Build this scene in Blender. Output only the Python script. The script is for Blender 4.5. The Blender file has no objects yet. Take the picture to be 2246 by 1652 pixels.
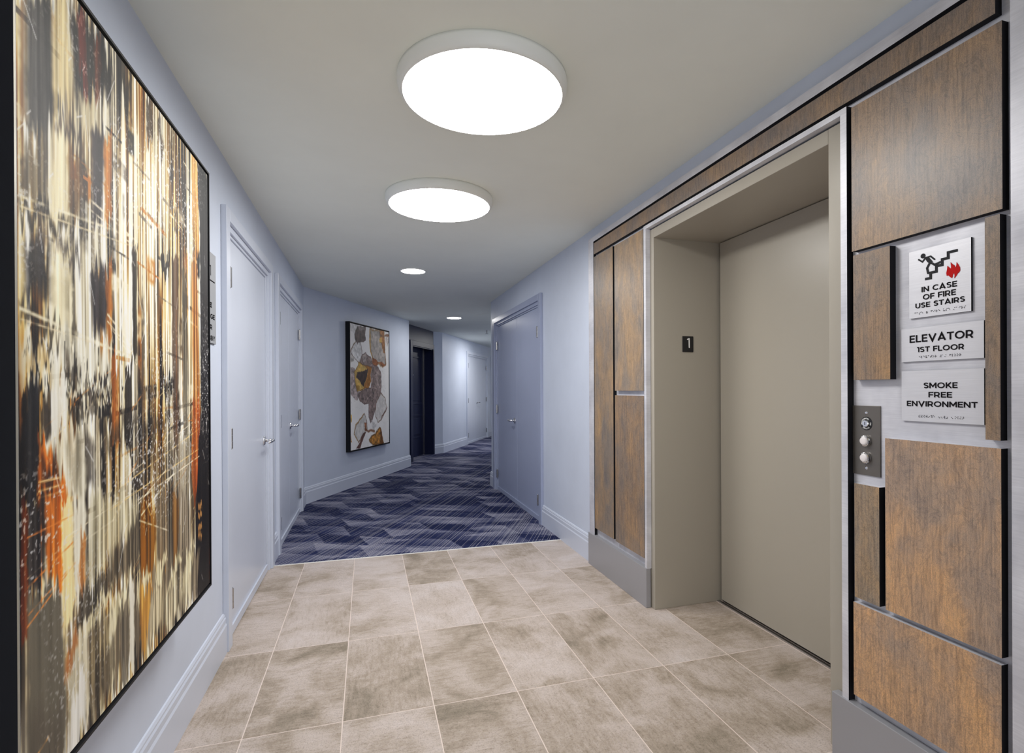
import bpy, bmesh, math, random
import numpy as np
from mathutils import Vector, Matrix
from mathutils.geometry import tessellate_polygon

# ------------------------------------------------------------------ camera
scene = bpy.context.scene
YAW, PITCH, ROLL = 0.30043, -0.00154, -0.00496
cam_d = bpy.data.cameras.new('camera')
cam = bpy.data.objects.new('camera', cam_d)
scene.collection.objects.link(cam)
fw = Vector((math.sin(YAW) * math.cos(PITCH), math.cos(YAW) * math.cos(PITCH), math.sin(PITCH)))
rt0 = Vector((math.cos(YAW), -math.sin(YAW), 0))
up0 = rt0.cross(fw)
rt = rt0 * math.cos(ROLL) + up0 * math.sin(ROLL)
up = -rt0 * math.sin(ROLL) + up0 * math.cos(ROLL)
M = Matrix((rt, up, -fw)).transposed().to_4x4()
M.translation = (0, 0, 1.25)
cam.matrix_world = M
cam_d.sensor_width = 36
cam_d.sensor_fit = 'HORIZONTAL'
cam_d.lens = 1189.44 / 2246 * 36
cam_d.shift_x = (1123 - 1173.95) / 2246
cam_d.shift_y = (857.15 - 826) / 2246
cam_d.clip_start = 0.02
scene.camera = cam

# ------------------------------------------------------------------ world, exposure
world = bpy.data.worlds.new('world')
scene.world = world
world.use_nodes = True
world.node_tree.nodes['Background'].inputs[0].default_value = (1.0, 1.0, 1.0, 1)
world.node_tree.nodes['Background'].inputs[1].default_value = 1.9
scene.view_settings.view_transform = 'Standard'
scene.view_settings.look = 'None'
scene.view_settings.exposure = 0.12
scene.view_settings.gamma = 1.0
scene.view_settings.use_curve_mapping = False
DISC_POWER = 26.5      # round ceiling panels
SPOT_POWER = 95.0      # small recessed downlights

C = scene.collection
H = 2.40               # ceiling height

# ------------------------------------------------------------------ material helpers
def lin(*c):
    r = []
    for v in c:
        v = v / 255.0
        r.append(v / 12.92 if v <= 0.04045 else ((v + 0.055) / 1.055) ** 2.4)
    return (r[0], r[1], r[2], 1.0)

def new_mat(name):
    m = bpy.data.materials.new(name)
    m.use_nodes = True
    nt = m.node_tree
    return m, nt, nt.nodes['Principled BSDF']

def N(nt, typ, **kw):
    n = nt.nodes.new(typ)
    for k, v in kw.items():
        setattr(n, k, v)
    return n

def setin(n, idx, v):
    n.inputs[idx].default_value = v

def L(nt, a, b):
    nt.links.new(a, b)

def math_n(nt, op, a, b=None, c=None):
    n = N(nt, 'ShaderNodeMath', operation=op)
    for i, v in enumerate((a, b, c)):
        if v is None:
            continue
        if isinstance(v, (int, float)):
            n.inputs[i].default_value = v
        else:
            L(nt, v, n.inputs[i])
    return n.outputs[0]

def mix_c(nt, fac, a, b, mode='MIX'):
    n = N(nt, 'ShaderNodeMix', data_type='RGBA', blend_type=mode)
    for i, v in ((0, fac), (6, a), (7, b)):
        if isinstance(v, (int, float, tuple)):
            n.inputs[i].default_value = v
        else:
            L(nt, v, n.inputs[i])
    return n.outputs[2]

def ramp(nt, fac, stops):
    n = N(nt, 'ShaderNodeValToRGB')
    cr = n.color_ramp
    while len(cr.elements) > 1:
        cr.elements.remove(cr.elements[-1])
    cr.elements[0].position = stops[0][0]
    cr.elements[0].color = stops[0][1]
    for p, c in stops[1:]:
        e = cr.elements.new(p)
        e.color = c
    L(nt, fac, n.inputs[0])
    return n.outputs[0]

def noise(nt, vec, scale, detail=3, rough=0.5, dist=0.0):
    n = N(nt, 'ShaderNodeTexNoise')
    setin(n, 'Scale', scale); setin(n, 'Detail', detail); setin(n, 'Roughness', rough); setin(n, 'Distortion', dist)
    L(nt, vec, n.inputs['Vector'])
    return n.outputs['Fac']

def mapping(nt, vec, scale=(1, 1, 1), loc=(0, 0, 0), rot=(0, 0, 0)):
    n = N(nt, 'ShaderNodeMapping')
    setin(n, 'Scale', scale); setin(n, 'Location', loc); setin(n, 'Rotation', rot)
    L(nt, vec, n.inputs[0])
    return n.outputs[0]

def bump(nt, h, strength, dist, bsdf):
    n = N(nt, 'ShaderNodeBump')
    setin(n, 'Strength', strength); setin(n, 'Distance', dist)
    L(nt, h, n.inputs['Height'])
    L(nt, n.outputs[0], bsdf.inputs['Normal'])

def objvec(nt):
    return N(nt, 'ShaderNodeTexCoord').outputs['Object']

def posvec(nt):
    return N(nt, 'ShaderNodeNewGeometry').outputs['Position']

def comb(nt, x, y, z=0.0):
    n = N(nt, 'ShaderNodeCombineXYZ')
    for i, v in enumerate((x, y, z)):
        if isinstance(v, (int, float)):
            n.inputs[i].default_value = v
        else:
            L(nt, v, n.inputs[i])
    return n.outputs[0]

def sep(nt, v):
    n = N(nt, 'ShaderNodeSeparateXYZ')
    L(nt, v, n.inputs[0])
    return n.outputs

def plain(name, col, rough=0.5, metal=0.0, bump_s=0.0, bump_scale=300, spec=0.5):
    m, nt, b = new_mat(name)
    b.inputs['Base Color'].default_value = col
    b.inputs['Roughness'].default_value = rough
    b.inputs['Metallic'].default_value = metal
    b.inputs['Specular IOR Level'].default_value = spec
    if bump_s:
        bump(nt, noise(nt, posvec(nt), bump_scale, 2), bump_s, 0.002, b)
    return m

def emit(name, col, s):
    m, nt, b = new_mat(name)
    b.inputs['Base Color'].default_value = (0.8, 0.8, 0.8, 1)
    b.inputs['Emission Color'].default_value = col
    b.inputs['Emission Strength'].default_value = s
    return m

# ------------------------------------------------------------------ materials
def paint(name, col, rough, dirt=0.04):
    m, nt, b = new_mat(name)
    p = posvec(nt)
    f = noise(nt, p, 2.2, 4, 0.6)
    dark = tuple(v * (1 - dirt) for v in col[:3]) + (1,)
    lite = tuple(min(1, v * (1 + dirt)) for v in col[:3]) + (1,)
    L(nt, ramp(nt, f, [(0.3, dark), (0.7, lite)]), b.inputs['Base Color'])
    b.inputs['Roughness'].default_value = rough
    bump(nt, noise(nt, p, 420, 2), 0.12, 0.001, b)
    return m

WALL = paint('wall_paint_blue_grey', (0.595, 0.65, 0.77, 1), 0.5)
TRIM = paint('trim_paint_blue_grey', (0.60, 0.645, 0.755, 1), 0.32, 0.02)
CEIL = paint('ceiling_paint', (0.88, 0.905, 0.835, 1), 0.75, 0.02)
DOORBLUE = paint('door_paint_mid_blue', (0.36, 0.405, 0.56, 1), 0.3, 0.02)
KICK = plain('satin_grey_kick_plate', (0.36, 0.36, 0.385, 1), 0.36, 0.25, 0.05, 300)
NAVY = paint('navy_gloss_paint', (0.009, 0.013, 0.046, 1), 0.42, 0.02)
NAVY.node_tree.nodes['Principled BSDF'].inputs['Specular IOR Level'].default_value = 0.3
TAUPE = plain('taupe_metal_paint', (0.40, 0.365, 0.305, 1), 0.30, 0.0, 0.04, 900)
CHROME = plain('chrome', (0.75, 0.75, 0.77, 1), 0.12, 1.0)
STEEL = plain('hinge_steel', (0.45, 0.45, 0.46, 1), 0.25, 1.0)
BLACK = plain('black_lacquer', (0.006, 0.006, 0.008, 1), 0.4)
EDGE = plain('blackened_panel_edge', (0.008, 0.008, 0.011, 1), 0.7, spec=0.2)
INK = plain('black_lettering', (0.007, 0.006, 0.008, 1), 0.8, spec=0.12)
CHARC = plain('charcoal_pictogram', (0.028, 0.028, 0.032, 1), 0.7, spec=0.15)
RED = plain('red_flame', (0.52, 0.008, 0.008, 1), 0.7, spec=0.12)
WHITE = plain('white_enamel', (0.88, 0.88, 0.87, 1), 0.35)
RIM = plain('light_rim_white', (0.84, 0.86, 0.83, 1), 0.35)
PLATE = plain('bronze_steel_plate', (0.17, 0.155, 0.14, 1), 0.4, 0.6)
BRASS = plain('brass_key_slot', (0.5, 0.38, 0.18, 1), 0.25, 1.0)
LIPSHEEN = plain('beige_lip_sheen', (0.36, 0.34, 0.28, 1), 0.4, 0.3)  # reflection painted as beige, used on the left lip strip alone
FRAME = plain('black_frame', (0.006, 0.0065, 0.009, 1), 0.55, spec=0.25)
GREYSIGN = plain('grey_directory_plate', (0.33, 0.34, 0.365, 1), 0.45, spec=0.3)
BUTTON = plain('white_button_lens', (0.85, 0.8, 0.8, 1), 0.25)
DIFF = emit('light_diffuser', (1.0, 0.985, 0.955, 1), DISC_POWER)
DOWN = emit('downlight_lens', (1.0, 0.985, 0.955, 1), SPOT_POWER)
FARDOWN = emit('far_downlight_lens', (1.0, 0.985, 0.955, 1), SPOT_POWER * 2.6)

def sign_metal():
    m, nt, b = new_mat('brushed_sign_aluminium')
    v = mapping(nt, objvec(nt), (3, 3, 260))
    f = noise(nt, v, 3, 4, 0.6)
    L(nt, ramp(nt, f, [(0.25, (0.63, 0.63, 0.67, 1)), (0.75, (0.75, 0.75, 0.79, 1))]), b.inputs['Base Color'])
    b.inputs['Metallic'].default_value = 0.35
    b.inputs['Roughness'].default_value = 0.42
    return m
SIGN = sign_metal()

def silver_paint():
    m, nt, b = new_mat('brushed_silver_paint')
    o = objvec(nt)
    f1 = noise(nt, mapping(nt, o, (5, 5, 120)), 2.2, 4, 0.65)
    f2 = noise(nt, o, 7, 3, 0.6)
    f = math_n(nt, 'ADD', math_n(nt, 'MULTIPLY', f1, 0.36), math_n(nt, 'MULTIPLY', f2, 0.64))
    L(nt, ramp(nt, f, [(0.3, (0.50, 0.50, 0.55, 1)), (0.52, (0.64, 0.64, 0.69, 1)), (0.72, (0.80, 0.80, 0.85, 1))]), b.inputs['Base Color'])
    b.inputs['Metallic'].default_value = 0.2
    L(nt, ramp(nt, f, [(0.3, (0.30, 0.30, 0.30, 1)), (0.7, (0.46, 0.46, 0.46, 1))]), b.inputs['Roughness'])
    bump(nt, f1, 0.10, 0.001, b)
    return m
SILVER = silver_paint()

def wood():
    m, nt, b = new_mat('stained_maple_panel')
    o = objvec(nt)
    rnd = N(nt, 'ShaderNodeObjectInfo').outputs['Random']
    off = comb(nt, math_n(nt, 'MULTIPLY', rnd, 17.0), math_n(nt, 'MULTIPLY', rnd, 5.0), math_n(nt, 'MULTIPLY', rnd, 31.0))
    va = N(nt, 'ShaderNodeVectorMath', operation='ADD'); L(nt, o, va.inputs[0]); L(nt, off, va.inputs[1])
    v = va.outputs[0]
    cloud = noise(nt, mapping(nt, v, (1, 1, 0.55)), 6.0, 5, 0.6, 0.4)
    grain = noise(nt, mapping(nt, v, (1, 1, 0.055)), 170, 4, 0.7)
    figure = noise(nt, mapping(nt, v, (1, 1, 0.5)), 22, 5, 0.65, 1.4)
    speck = noise(nt, v, 420, 2, 0.6)
    c = ramp(nt, cloud, [(0.27, lin(108, 102, 101)), (0.42, lin(128, 116, 107)), (0.55, lin(142, 122, 103)), (0.72, lin(164, 135, 102))])
    lines = ramp(nt, math_n(nt, 'ABSOLUTE', math_n(nt, 'SUBTRACT', figure, 0.5)), [(0.0, (0.80, 0.79, 0.78, 1)), (0.03, (1.0, 1.0, 1.0, 1)), (0.06, (1.16, 1.10, 1.02, 1)), (0.12, (1, 1, 1, 1))])
    c = mix_c(nt, 0.9, c, lines, 'MULTIPLY')
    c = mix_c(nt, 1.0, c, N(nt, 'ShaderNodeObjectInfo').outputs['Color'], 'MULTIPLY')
    g = ramp(nt, grain, [(0.34, (0.62, 0.62, 0.64, 1)), (0.5, (1, 1, 1, 1)), (0.66, (1.25, 1.2, 1.12, 1))])
    c = mix_c(nt, 0.75, c, g, 'MULTIPLY')
    s = ramp(nt, speck, [(0.36, (0.66, 0.66, 0.68, 1)), (0.5, (1, 1, 1, 1)), (0.64, (1.2, 1.16, 1.12, 1))])
    c = mix_c(nt, 0.7, c, s, 'MULTIPLY')
    L(nt, c, b.inputs['Base Color'])
    b.inputs['Roughness'].default_value = 0.38
    b.inputs['Specular IOR Level'].default_value = 0.5
    bump(nt, grain, 0.15, 0.001, b)
    return m
WOOD = wood()

TX, TY, SX, SY = -0.43738, 3.55511, 0.34201, 0.69198
def tile_mat():
    m, nt, b = new_mat('stone_look_floor_tile')
    p = posvec(nt)
    x, y, z = sep(nt, p)
    u = math_n(nt, 'DIVIDE', math_n(nt, 'SUBTRACT', x, TX), SX)
    v = math_n(nt, 'DIVIDE', math_n(nt, 'SUBTRACT', y, TY), SY)
    cu, cv = math_n(nt, 'FLOOR', u), math_n(nt, 'FLOOR', v)
    fu, fv = math_n(nt, 'FRACT', u), math_n(nt, 'FRACT', v)
    eu = math_n(nt, 'MULTIPLY', math_n(nt, 'MINIMUM', fu, math_n(nt, 'SUBTRACT', 1.0, fu)), SX)
    ev = math_n(nt, 'MULTIPLY', math_n(nt, 'MINIMUM', fv, math_n(nt, 'SUBTRACT', 1.0, fv)), SY)
    e = math_n(nt, 'MINIMUM', math_n(nt, 'MULTIPLY', eu, 0.85), ev)
    grout = math_n(nt, 'LESS_THAN', e, 0.0016)
    wn = N(nt, 'ShaderNodeTexWhiteNoise', noise_dimensions='2D')
    L(nt, comb(nt, cu, cv), wn.inputs['Vector'])
    rv = wn.outputs['Value']
    rc = sep(nt, wn.outputs['Color'])
    va = N(nt, 'ShaderNodeVectorMath', operation='ADD')
    off = N(nt, 'ShaderNodeVectorMath', operation='SCALE'); L(nt, wn.outputs['Color'], off.inputs[0]); off.inputs['Scale'].default_value = 40
    L(nt, p, va.inputs[0]); L(nt, off.outputs[0], va.inputs[1])
    q = va.outputs[0]
    big = noise(nt, q, 3.4, 4, 0.55, 0.6)
    ax = noise(nt, mapping(nt, q, (0.16, 1, 1)), 75, 6, 0.75)
    ay = noise(nt, mapping(nt, q, (1, 0.16, 1)), 75, 6, 0.75)
    pick = math_n(nt, 'GREATER_THAN', rc[1], 0.4)
    stn = N(nt, 'ShaderNodeMix', data_type='FLOAT')
    L(nt, pick, stn.inputs[0]); L(nt, ay, stn.inputs[2]); L(nt, ax, stn.inputs[3])
    st = stn.outputs[0]
    fine = noise(nt, q, 190, 4, 0.75)
    mid = noise(nt, q, 38, 6, 0.75, 0.8)
    f = math_n(nt, 'ADD', big, math_n(nt, 'MULTIPLY', math_n(nt, 'SUBTRACT', rv, 0.5), 0.22))
    f = math_n(nt, 'ADD', f, math_n(nt, 'MULTIPLY', math_n(nt, 'SUBTRACT', st, 0.5), 0.34))
    f = math_n(nt, 'ADD', f, math_n(nt, 'MULTIPLY', math_n(nt, 'SUBTRACT', mid, 0.5), 0.34))
    c = ramp(nt, f, [(0.22, lin(132, 121, 106)), (0.38, lin(164, 150, 136)), (0.52, lin(185, 172, 163)), (0.66, lin(196, 184, 178)), (0.85, lin(202, 193, 190))])
    s = ramp(nt, fine, [(0.34, (0.62, 0.61, 0.60, 1)), (0.47, (1, 1, 1, 1)), (0.66, (1.10, 1.10, 1.10, 1))])
    c = mix_c(nt, 0.9, c, s, 'MULTIPLY')
    st2 = ramp(nt, st, [(0.34, (0.74, 0.72, 0.70, 1)), (0.45, (1, 1, 1, 1))])
    c = mix_c(nt, 0.45, c, st2, 'MULTIPLY')
    c = mix_c(nt, grout, c, lin(222, 207, 198))
    L(nt, c, b.inputs['Base Color'])
    b.inputs['Roughness'].default_value = 0.55
    b.inputs['Specular IOR Level'].default_value = 0.3
    hgt = math_n(nt, 'SUBTRACT', math_n(nt, 'ADD', st, math_n(nt, 'MULTIPLY', fine, 0.5)), math_n(nt, 'MULTIPLY', grout, 0.8))
    bump(nt, hgt, 0.22, 0.002, b)
    return m
TILE = tile_mat()

def carpet_mat():
    m, nt, b = new_mat('navy_striped_carpet')
    p = posvec(nt)
    x, y, z = sep(nt, p)
    # stripes run along the angled wall, a = distance along a stripe, q = distance across the stripes
    a = math_n(nt, 'ADD', math_n(nt, 'MULTIPLY', x, 0.4432), math_n(nt, 'MULTIPLY', y, 0.8964))
    q = math_n(nt, 'SUBTRACT', math_n(nt, 'MULTIPLY', x, 0.8964), math_n(nt, 'MULTIPLY', y, 0.4432))
    def wn(*v):
        n = N(nt, 'ShaderNodeTexWhiteNoise', noise_dimensions='2D' if len(v) == 2 else '1D')
        if len(v) == 2: L(nt, comb(nt, *v), n.inputs['Vector'])
        else: L(nt, v[0], n.inputs['W'])
        return n.outputs['Value'], sep(nt, n.outputs['Color'])
    def layer(wa, wq, seed, slant):
        # rows across the stripes, each cut into slanted shards that fade to one side
        cc = math_n(nt, 'ADD', math_n(nt, 'DIVIDE', a, wa), math_n(nt, 'ADD', math_n(nt, 'ADD', math_n(nt, 'MULTIPLY', noise(nt, p, 1.6, 1), 0.3), math_n(nt, 'MULTIPLY', noise(nt, p, 160, 1), 0.22)), seed))
        ci = math_n(nt, 'FLOOR', cc)
        fc = math_n(nt, 'FRACT', cc)
        sh, _ = wn(ci)
        aa = math_n(nt, 'ADD', math_n(nt, 'DIVIDE', q, wq), math_n(nt, 'ADD', math_n(nt, 'MULTIPLY', sh, 7.0), math_n(nt, 'MULTIPLY', fc, slant)))
        ai = math_n(nt, 'FLOOR', aa)
        rv, rc = wn(ci, ai)
        fa = math_n(nt, 'FRACT', aa)
        up_ = math_n(nt, 'GREATER_THAN', rc[1], 0.5)
        g = math_n(nt, 'ABSOLUTE', math_n(nt, 'SUBTRACT', up_, fa))
        g2 = math_n(nt, 'ADD', math_n(nt, 'MULTIPLY', g, 0.6), math_n(nt, 'MULTIPLY', fc, 0.4))
        keep = math_n(nt, 'GREATER_THAN', rv, 0.40)
        return math_n(nt, 'MULTIPLY', keep, math_n(nt, 'ADD', math_n(nt, 'MULTIPLY', g2, 0.70), math_n(nt, 'MULTIPLY', rv, 0.36)))
    l1 = layer(0.26, 0.40, 0.0, 0.55)
    l2 = layer(0.17, 0.30, 5.37, -0.8)
    lv = math_n(nt, 'ADD', math_n(nt, 'MULTIPLY', l1, 0.46), math_n(nt, 'MULTIPLY', l2, 0.34))
    # yarn stripes along the run of the shard
    n1 = N(nt, 'ShaderNodeTexNoise', noise_dimensions='1D'); setin(n1, 'Scale', 1.0); setin(n1, 'Detail', 1.0); L(nt, math_n(nt, 'MULTIPLY', q, 125.0), n1.inputs['W'])
    y1 = n1.outputs['Fac']
    base = ramp(nt, lv, [(0.08, lin(29, 36, 72)), (0.24, lin(45, 52, 90)), (0.40, lin(80, 84, 114)), (0.62, lin(122, 123, 146)), (0.85, lin(150, 150, 166))])
    dk = ramp(nt, y1, [(0.37, (0.52, 0.54, 0.62, 1)), (0.46, (1, 1, 1, 1))])
    base = mix_c(nt, math_n(nt, 'MINIMUM', math_n(nt, 'MULTIPLY', lv, 2.6), 0.9), base, dk, 'MULTIPLY')
    sp = noise(nt, p, 520, 2, 0.7)
    dens = math_n(nt, 'ADD', y1, math_n(nt, 'MULTIPLY', math_n(nt, 'SUBTRACT', lv, 0.42), 0.22))
    li = ramp(nt, dens, [(0.55, (0, 0, 0, 1)), (0.60, (1, 1, 1, 1))])
    brk = ramp(nt, sp, [(0.36, (0.2, 0.2, 0.2, 1)), (0.55, (1, 1, 1, 1))])
    lmask = math_n(nt, 'MULTIPLY', math_n(nt, 'MULTIPLY', li, brk), 0.6)
    col = mix_c(nt, lmask, base, lin(205, 203, 206))
    tuft = ramp(nt, sp, [(0.35, (0.62, 0.62, 0.66, 1)), (0.5, (1, 1, 1, 1)), (0.66, (1.4, 1.4, 1.36, 1))])
    col = mix_c(nt, 0.75, col, tuft, 'MULTIPLY')
    L(nt, col, b.inputs['Base Color'])
    b.inputs['Roughness'].default_value = 0.95
    b.inputs['Specular IOR Level'].default_value = 0.1
    bump(nt, sp, 0.5, 0.004, b)
    return m
CARPET = carpet_mat()

def art_mat(name, rough, bs):
    m, nt, b = new_mat(name)
    b.inputs['Specular IOR Level'].default_value = 0.22
    at = N(nt, 'ShaderNodeAttribute', attribute_name='paint')
    L(nt, at.outputs['Color'], b.inputs['Base Color'])
    b.inputs['Roughness'].default_value = rough
    o = objvec(nt)
    h1 = noise(nt, o, 60, 6, 0.75, 1.5)
    bump(nt, h1, bs, 0.004, b)
    return m
ART_CITY = art_mat('abstract_city_print', 0.5, 0.13)
ART_STONE = art_mat('abstract_leaf_print', 0.5, 0.1)

# ------------------------------------------------------------------ object helpers
class Fr:
    """wall frame: local x runs to the viewer's right along the wall, local y goes into the wall, z is up"""
    def __init__(self, ox, oy, ang):
        self.o = (ox, oy); self.a = ang
    def matrix(self, s=0, y=0, z=0):
        c, n = math.cos(self.a), math.sin(self.a)
        m = Matrix.Rotation(self.a, 4, 'Z')
        m.translation = (self.o[0] + c * s - n * y, self.o[1] + n * s + c * y, z)
        return m
FL = Fr(-0.665, 0, math.pi / 2)
FR = Fr(1.55, 0, -math.pi / 2)
FA = Fr(-0.665, 6.45, math.atan2(0.89642511, 0.44319525))
FW = Fr(0, 0, 0)

def tag(o, label=None, cat=None, group=None, kind=None):
    if label: o['label'] = label
    if cat: o['category'] = cat
    if group: o['group'] = group
    if kind: o['kind'] = kind
    return o

class T:
    """a thing (Empty at its base) in a wall frame; part geometry is given in frame coordinates"""
    def __init__(self, name, fr, s, y, z, label=None, cat=None, group=None, kind=None):
        self.o = bpy.data.objects.new(name, None)
        self.o.empty_display_size = 0.05
        C.objects.link(self.o)
        self.o.matrix_world = fr.matrix(s, y, z)
        self.off = Vector((-s, -y, -z))
        tag(self.o, label, cat, group, kind)
    def part(self, name, bm, mats, parent=None, label=None, bevel=0.0, smooth=False, pivot=None):
        return mesh_obj(name, bm, mats, parent or self.o, self.off, label, bevel, smooth, parent is not None)

PIV = {}
def mesh_obj(name, bm, mats, parent=None, off=Vector((0, 0, 0)), label=None, bevel=0.0, smooth=False, sub=False):
    bmesh.ops.translate(bm, verts=bm.verts, vec=off)
    me = bpy.data.meshes.new(name)
    bm.to_mesh(me); bm.free()
    if not isinstance(mats, (list, tuple)): mats = [mats]
    for m in mats: me.materials.append(m)
    if smooth:
        for p in me.polygons: p.use_smooth = True
    o = bpy.data.objects.new(name, me)
    C.objects.link(o)
    if parent: o.parent = parent
    if label: o['label'] = label
    if bevel:
        md = o.modifiers.new('bevel', 'BEVEL'); md.width = bevel; md.segments = 2; md.limit_method = 'ANGLE'
    return o

def solo(name, fr, s, y, z, bm, mats, label=None, cat=None, group=None, kind=None, bevel=0.0, smooth=False):
    o = mesh_obj(name, bm, mats, None, Vector((-s, -y, -z)), None, bevel, smooth)
    o.matrix_world = fr.matrix(s, y, z)
    return tag(o, label, cat, group, kind)

def BM(): return bmesh.new()

def box(bm, x0, x1, y0, y1, z0, z1, mi=0, front=None, top=None):
    v = [bm.verts.new(p) for p in ((x0, y0, z0), (x1, y0, z0), (x1, y1, z0), (x0, y1, z0), (x0, y0, z1), (x1, y0, z1), (x1, y1, z1), (x0, y1, z1))]
    fs = [(0, 3, 2, 1), (4, 5, 6, 7), (0, 1, 5, 4), (1, 2, 6, 5), (2, 3, 7, 6), (3, 0, 4, 7)]
    for i, f in enumerate(fs):
        fa = bm.faces.new([v[k] for k in f])
        fa.material_index = front if (i == 2 and front is not None) else (top if (i == 1 and top is not None) else mi)
    return bm

def prism_s(bm, s0, s1, prof):
    """extrude a (y,z) profile along local x"""
    a = [bm.verts.new((s0, y, z)) for y, z in prof]
    b = [bm.verts.new((s1, y, z)) for y, z in prof]
    n = len(prof)
    for i in range(n):
        j = (i + 1) % n
        bm.faces.new((a[i], a[j], b[j], b[i]))
    bm.faces.new(a[::-1]); bm.faces.new(b)
    bmesh.ops.recalc_face_normals(bm, faces=bm.faces)
    return bm

def prism_z(bm, z0, z1, poly):
    a = [bm.verts.new((x, y, z0)) for x, y in poly]
    b = [bm.verts.new((x, y, z1)) for x, y in poly]
    n = len(poly)
    for i in range(n):
        j = (i + 1) % n
        bm.faces.new((a[i], a[j], b[j], b[i]))
    bm.faces.new(a[::-1]); bm.faces.new(b)
    bmesh.ops.recalc_face_normals(bm, faces=bm.faces)
    return bm

def tube(bm, p0, p1, r0, r1=None, seg=16):
    p0, p1 = Vector(p0), Vector(p1)
    r1 = r0 if r1 is None else r1
    d = (p1 - p0).normalized()
    q = d.to_track_quat('Z', 'Y')
    ra = [bm.verts.new(p0 + q @ Vector((r0 * math.cos(2 * math.pi * i / seg), r0 * math.sin(2 * math.pi * i / seg), 0))) for i in range(seg)]
    rb = [bm.verts.new(p1 + q @ Vector((r1 * math.cos(2 * math.pi * i / seg), r1 * math.sin(2 * math.pi * i / seg), 0))) for i in range(seg)]
    for i in range(seg):
        j = (i + 1) % seg
        bm.faces.new((ra[i], ra[j], rb[j], rb[i]))
    bm.faces.new(ra[::-1]); bm.faces.new(rb)
    return bm

def lathe_z(bm, cx, cy, prof, seg=72, close=False):
    rings = []
    for r, z in prof:
        if r < 1e-6:
            rings.append([bm.verts.new((cx, cy, z))])
        else:
            rings.append([bm.verts.new((cx + r * math.cos(2 * math.pi * i / seg), cy + r * math.sin(2 * math.pi * i / seg), z)) for i in range(seg)])
    for a, b in zip(rings, rings[1:]):
        for i in range(seg):
            j = (i + 1) % seg
            if len(a) == 1 and len(b) == 1: continue
            if len(b) == 1: bm.faces.new((a[i], a[j], b[0]))
            elif len(a) == 1: bm.faces.new((a[0], b[j], b[i]))
            else: bm.faces.new((a[i], a[j], b[j], b[i]))
    bmesh.ops.recalc_face_normals(bm, faces=bm.faces)
    return bm

def lathe_y(bm, cs, cz, prof, seg=28):
    """surface of revolution about local y; prof is (radius, y)"""
    b2 = BM()
    lathe_z(b2, 0, 0, [(r, -y) for r, y in prof], seg)
    bmesh.ops.rotate(b2, verts=b2.verts, cent=(0, 0, 0), matrix=Matrix.Rotation(math.pi / 2, 3, 'X'))
    bmesh.ops.translate(b2, verts=b2.verts, vec=(cs, 0, cz))
    me = bpy.data.meshes.new('tmp'); b2.to_mesh(me); b2.free()
    bm.from_mesh(me); bpy.data.meshes.remove(me)
    return bm

def poly_y(bm, pts, y0, y1, lift=True):
    """flat shape given as (x,z) points, extruded from y0 (front) to y1"""
    STK[0] = (STK[0] + 1) % 7
    y0 = y0 - STK[0] * 0.00003
    a = [bm.verts.new((x, y0, z)) for x, z in pts]
    b = [bm.verts.new((x, y1, z)) for x, z in pts]
    n = len(pts)
    for i in range(n):
        j = (i + 1) % n
        bm.faces.new((a[i], b[i], b[j], a[j]))
    for tri in tessellate_polygon([[Vector((x, z, 0)) for x, z in pts]]):
        bm.faces.new([a[k] for k in tri])
    bmesh.ops.recalc_face_normals(bm, faces=bm.faces)
    return bm

STK = [0]
def stroke(bm, pts, w, y0, y1, closed=False, cap=False):
    P = []
    for p in pts:
        q = Vector((p[0], p[1]))
        if not P or (q - P[-1]).length > 1e-7: P.append(q)
    n = len(P)
    STK[0] = (STK[0] + 1) % 7
    y0 = y0 - STK[0] * 0.00003
    Lf, Rt = [], []
    for i in range(n):
        if closed:
            d0 = (P[i] - P[i - 1]).normalized(); d1 = (P[(i + 1) % n] - P[i]).normalized()
        else:
            d0 = (P[i] - P[i - 1]).normalized() if i > 0 else (P[1] - P[0]).normalized()
            d1 = (P[i + 1] - P[i]).normalized() if i < n - 1 else d0
        t = (d0 + d1)
        t = t.normalized() if t.length > 1e-6 else d0
        nn = Vector((-t.y, t.x))
        k = w / 2 / max(0.35, nn.dot(Vector((-d0.y, d0.x))))
        Lf.append(P[i] + nn * k); Rt.append(P[i] - nn * k)
    def V(p, y): return bm.verts.new((p.x, y, p.y))
    lf = [V(p, y0) for p in Lf]; rf = [V(p, y0) for p in Rt]
    lb = [V(p, y1) for p in Lf]; rb = [V(p, y1) for p in Rt]
    rng = range(n if closed else n - 1)
    for i in rng:
        j = (i + 1) % n
        bm.faces.new((rf[i], rf[j], lf[j], lf[i]))
        bm.faces.new((lf[i], lf[j], lb[j], lb[i]))
        bm.faces.new((rf[j], rf[i], rb[i], rb[j]))
    if not closed:
        bm.faces.new((rf[0], lf[0], lb[0], rb[0]))
        bm.faces.new((lf[-1], rf[-1], rb[-1], lb[-1]))
    if cap:
        for p in (P[0], P[-1]):
            disc(bm, p.x, p.y, w / 2, y0, y1)

def disc(bm, x, z, r, y0, y1, seg=14):
    poly_y(bm, [(x + r * math.cos(2 * math.pi * i / seg), z + r * math.sin(2 * math.pi * i / seg)) for i in range(seg)], y0, y1)

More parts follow.
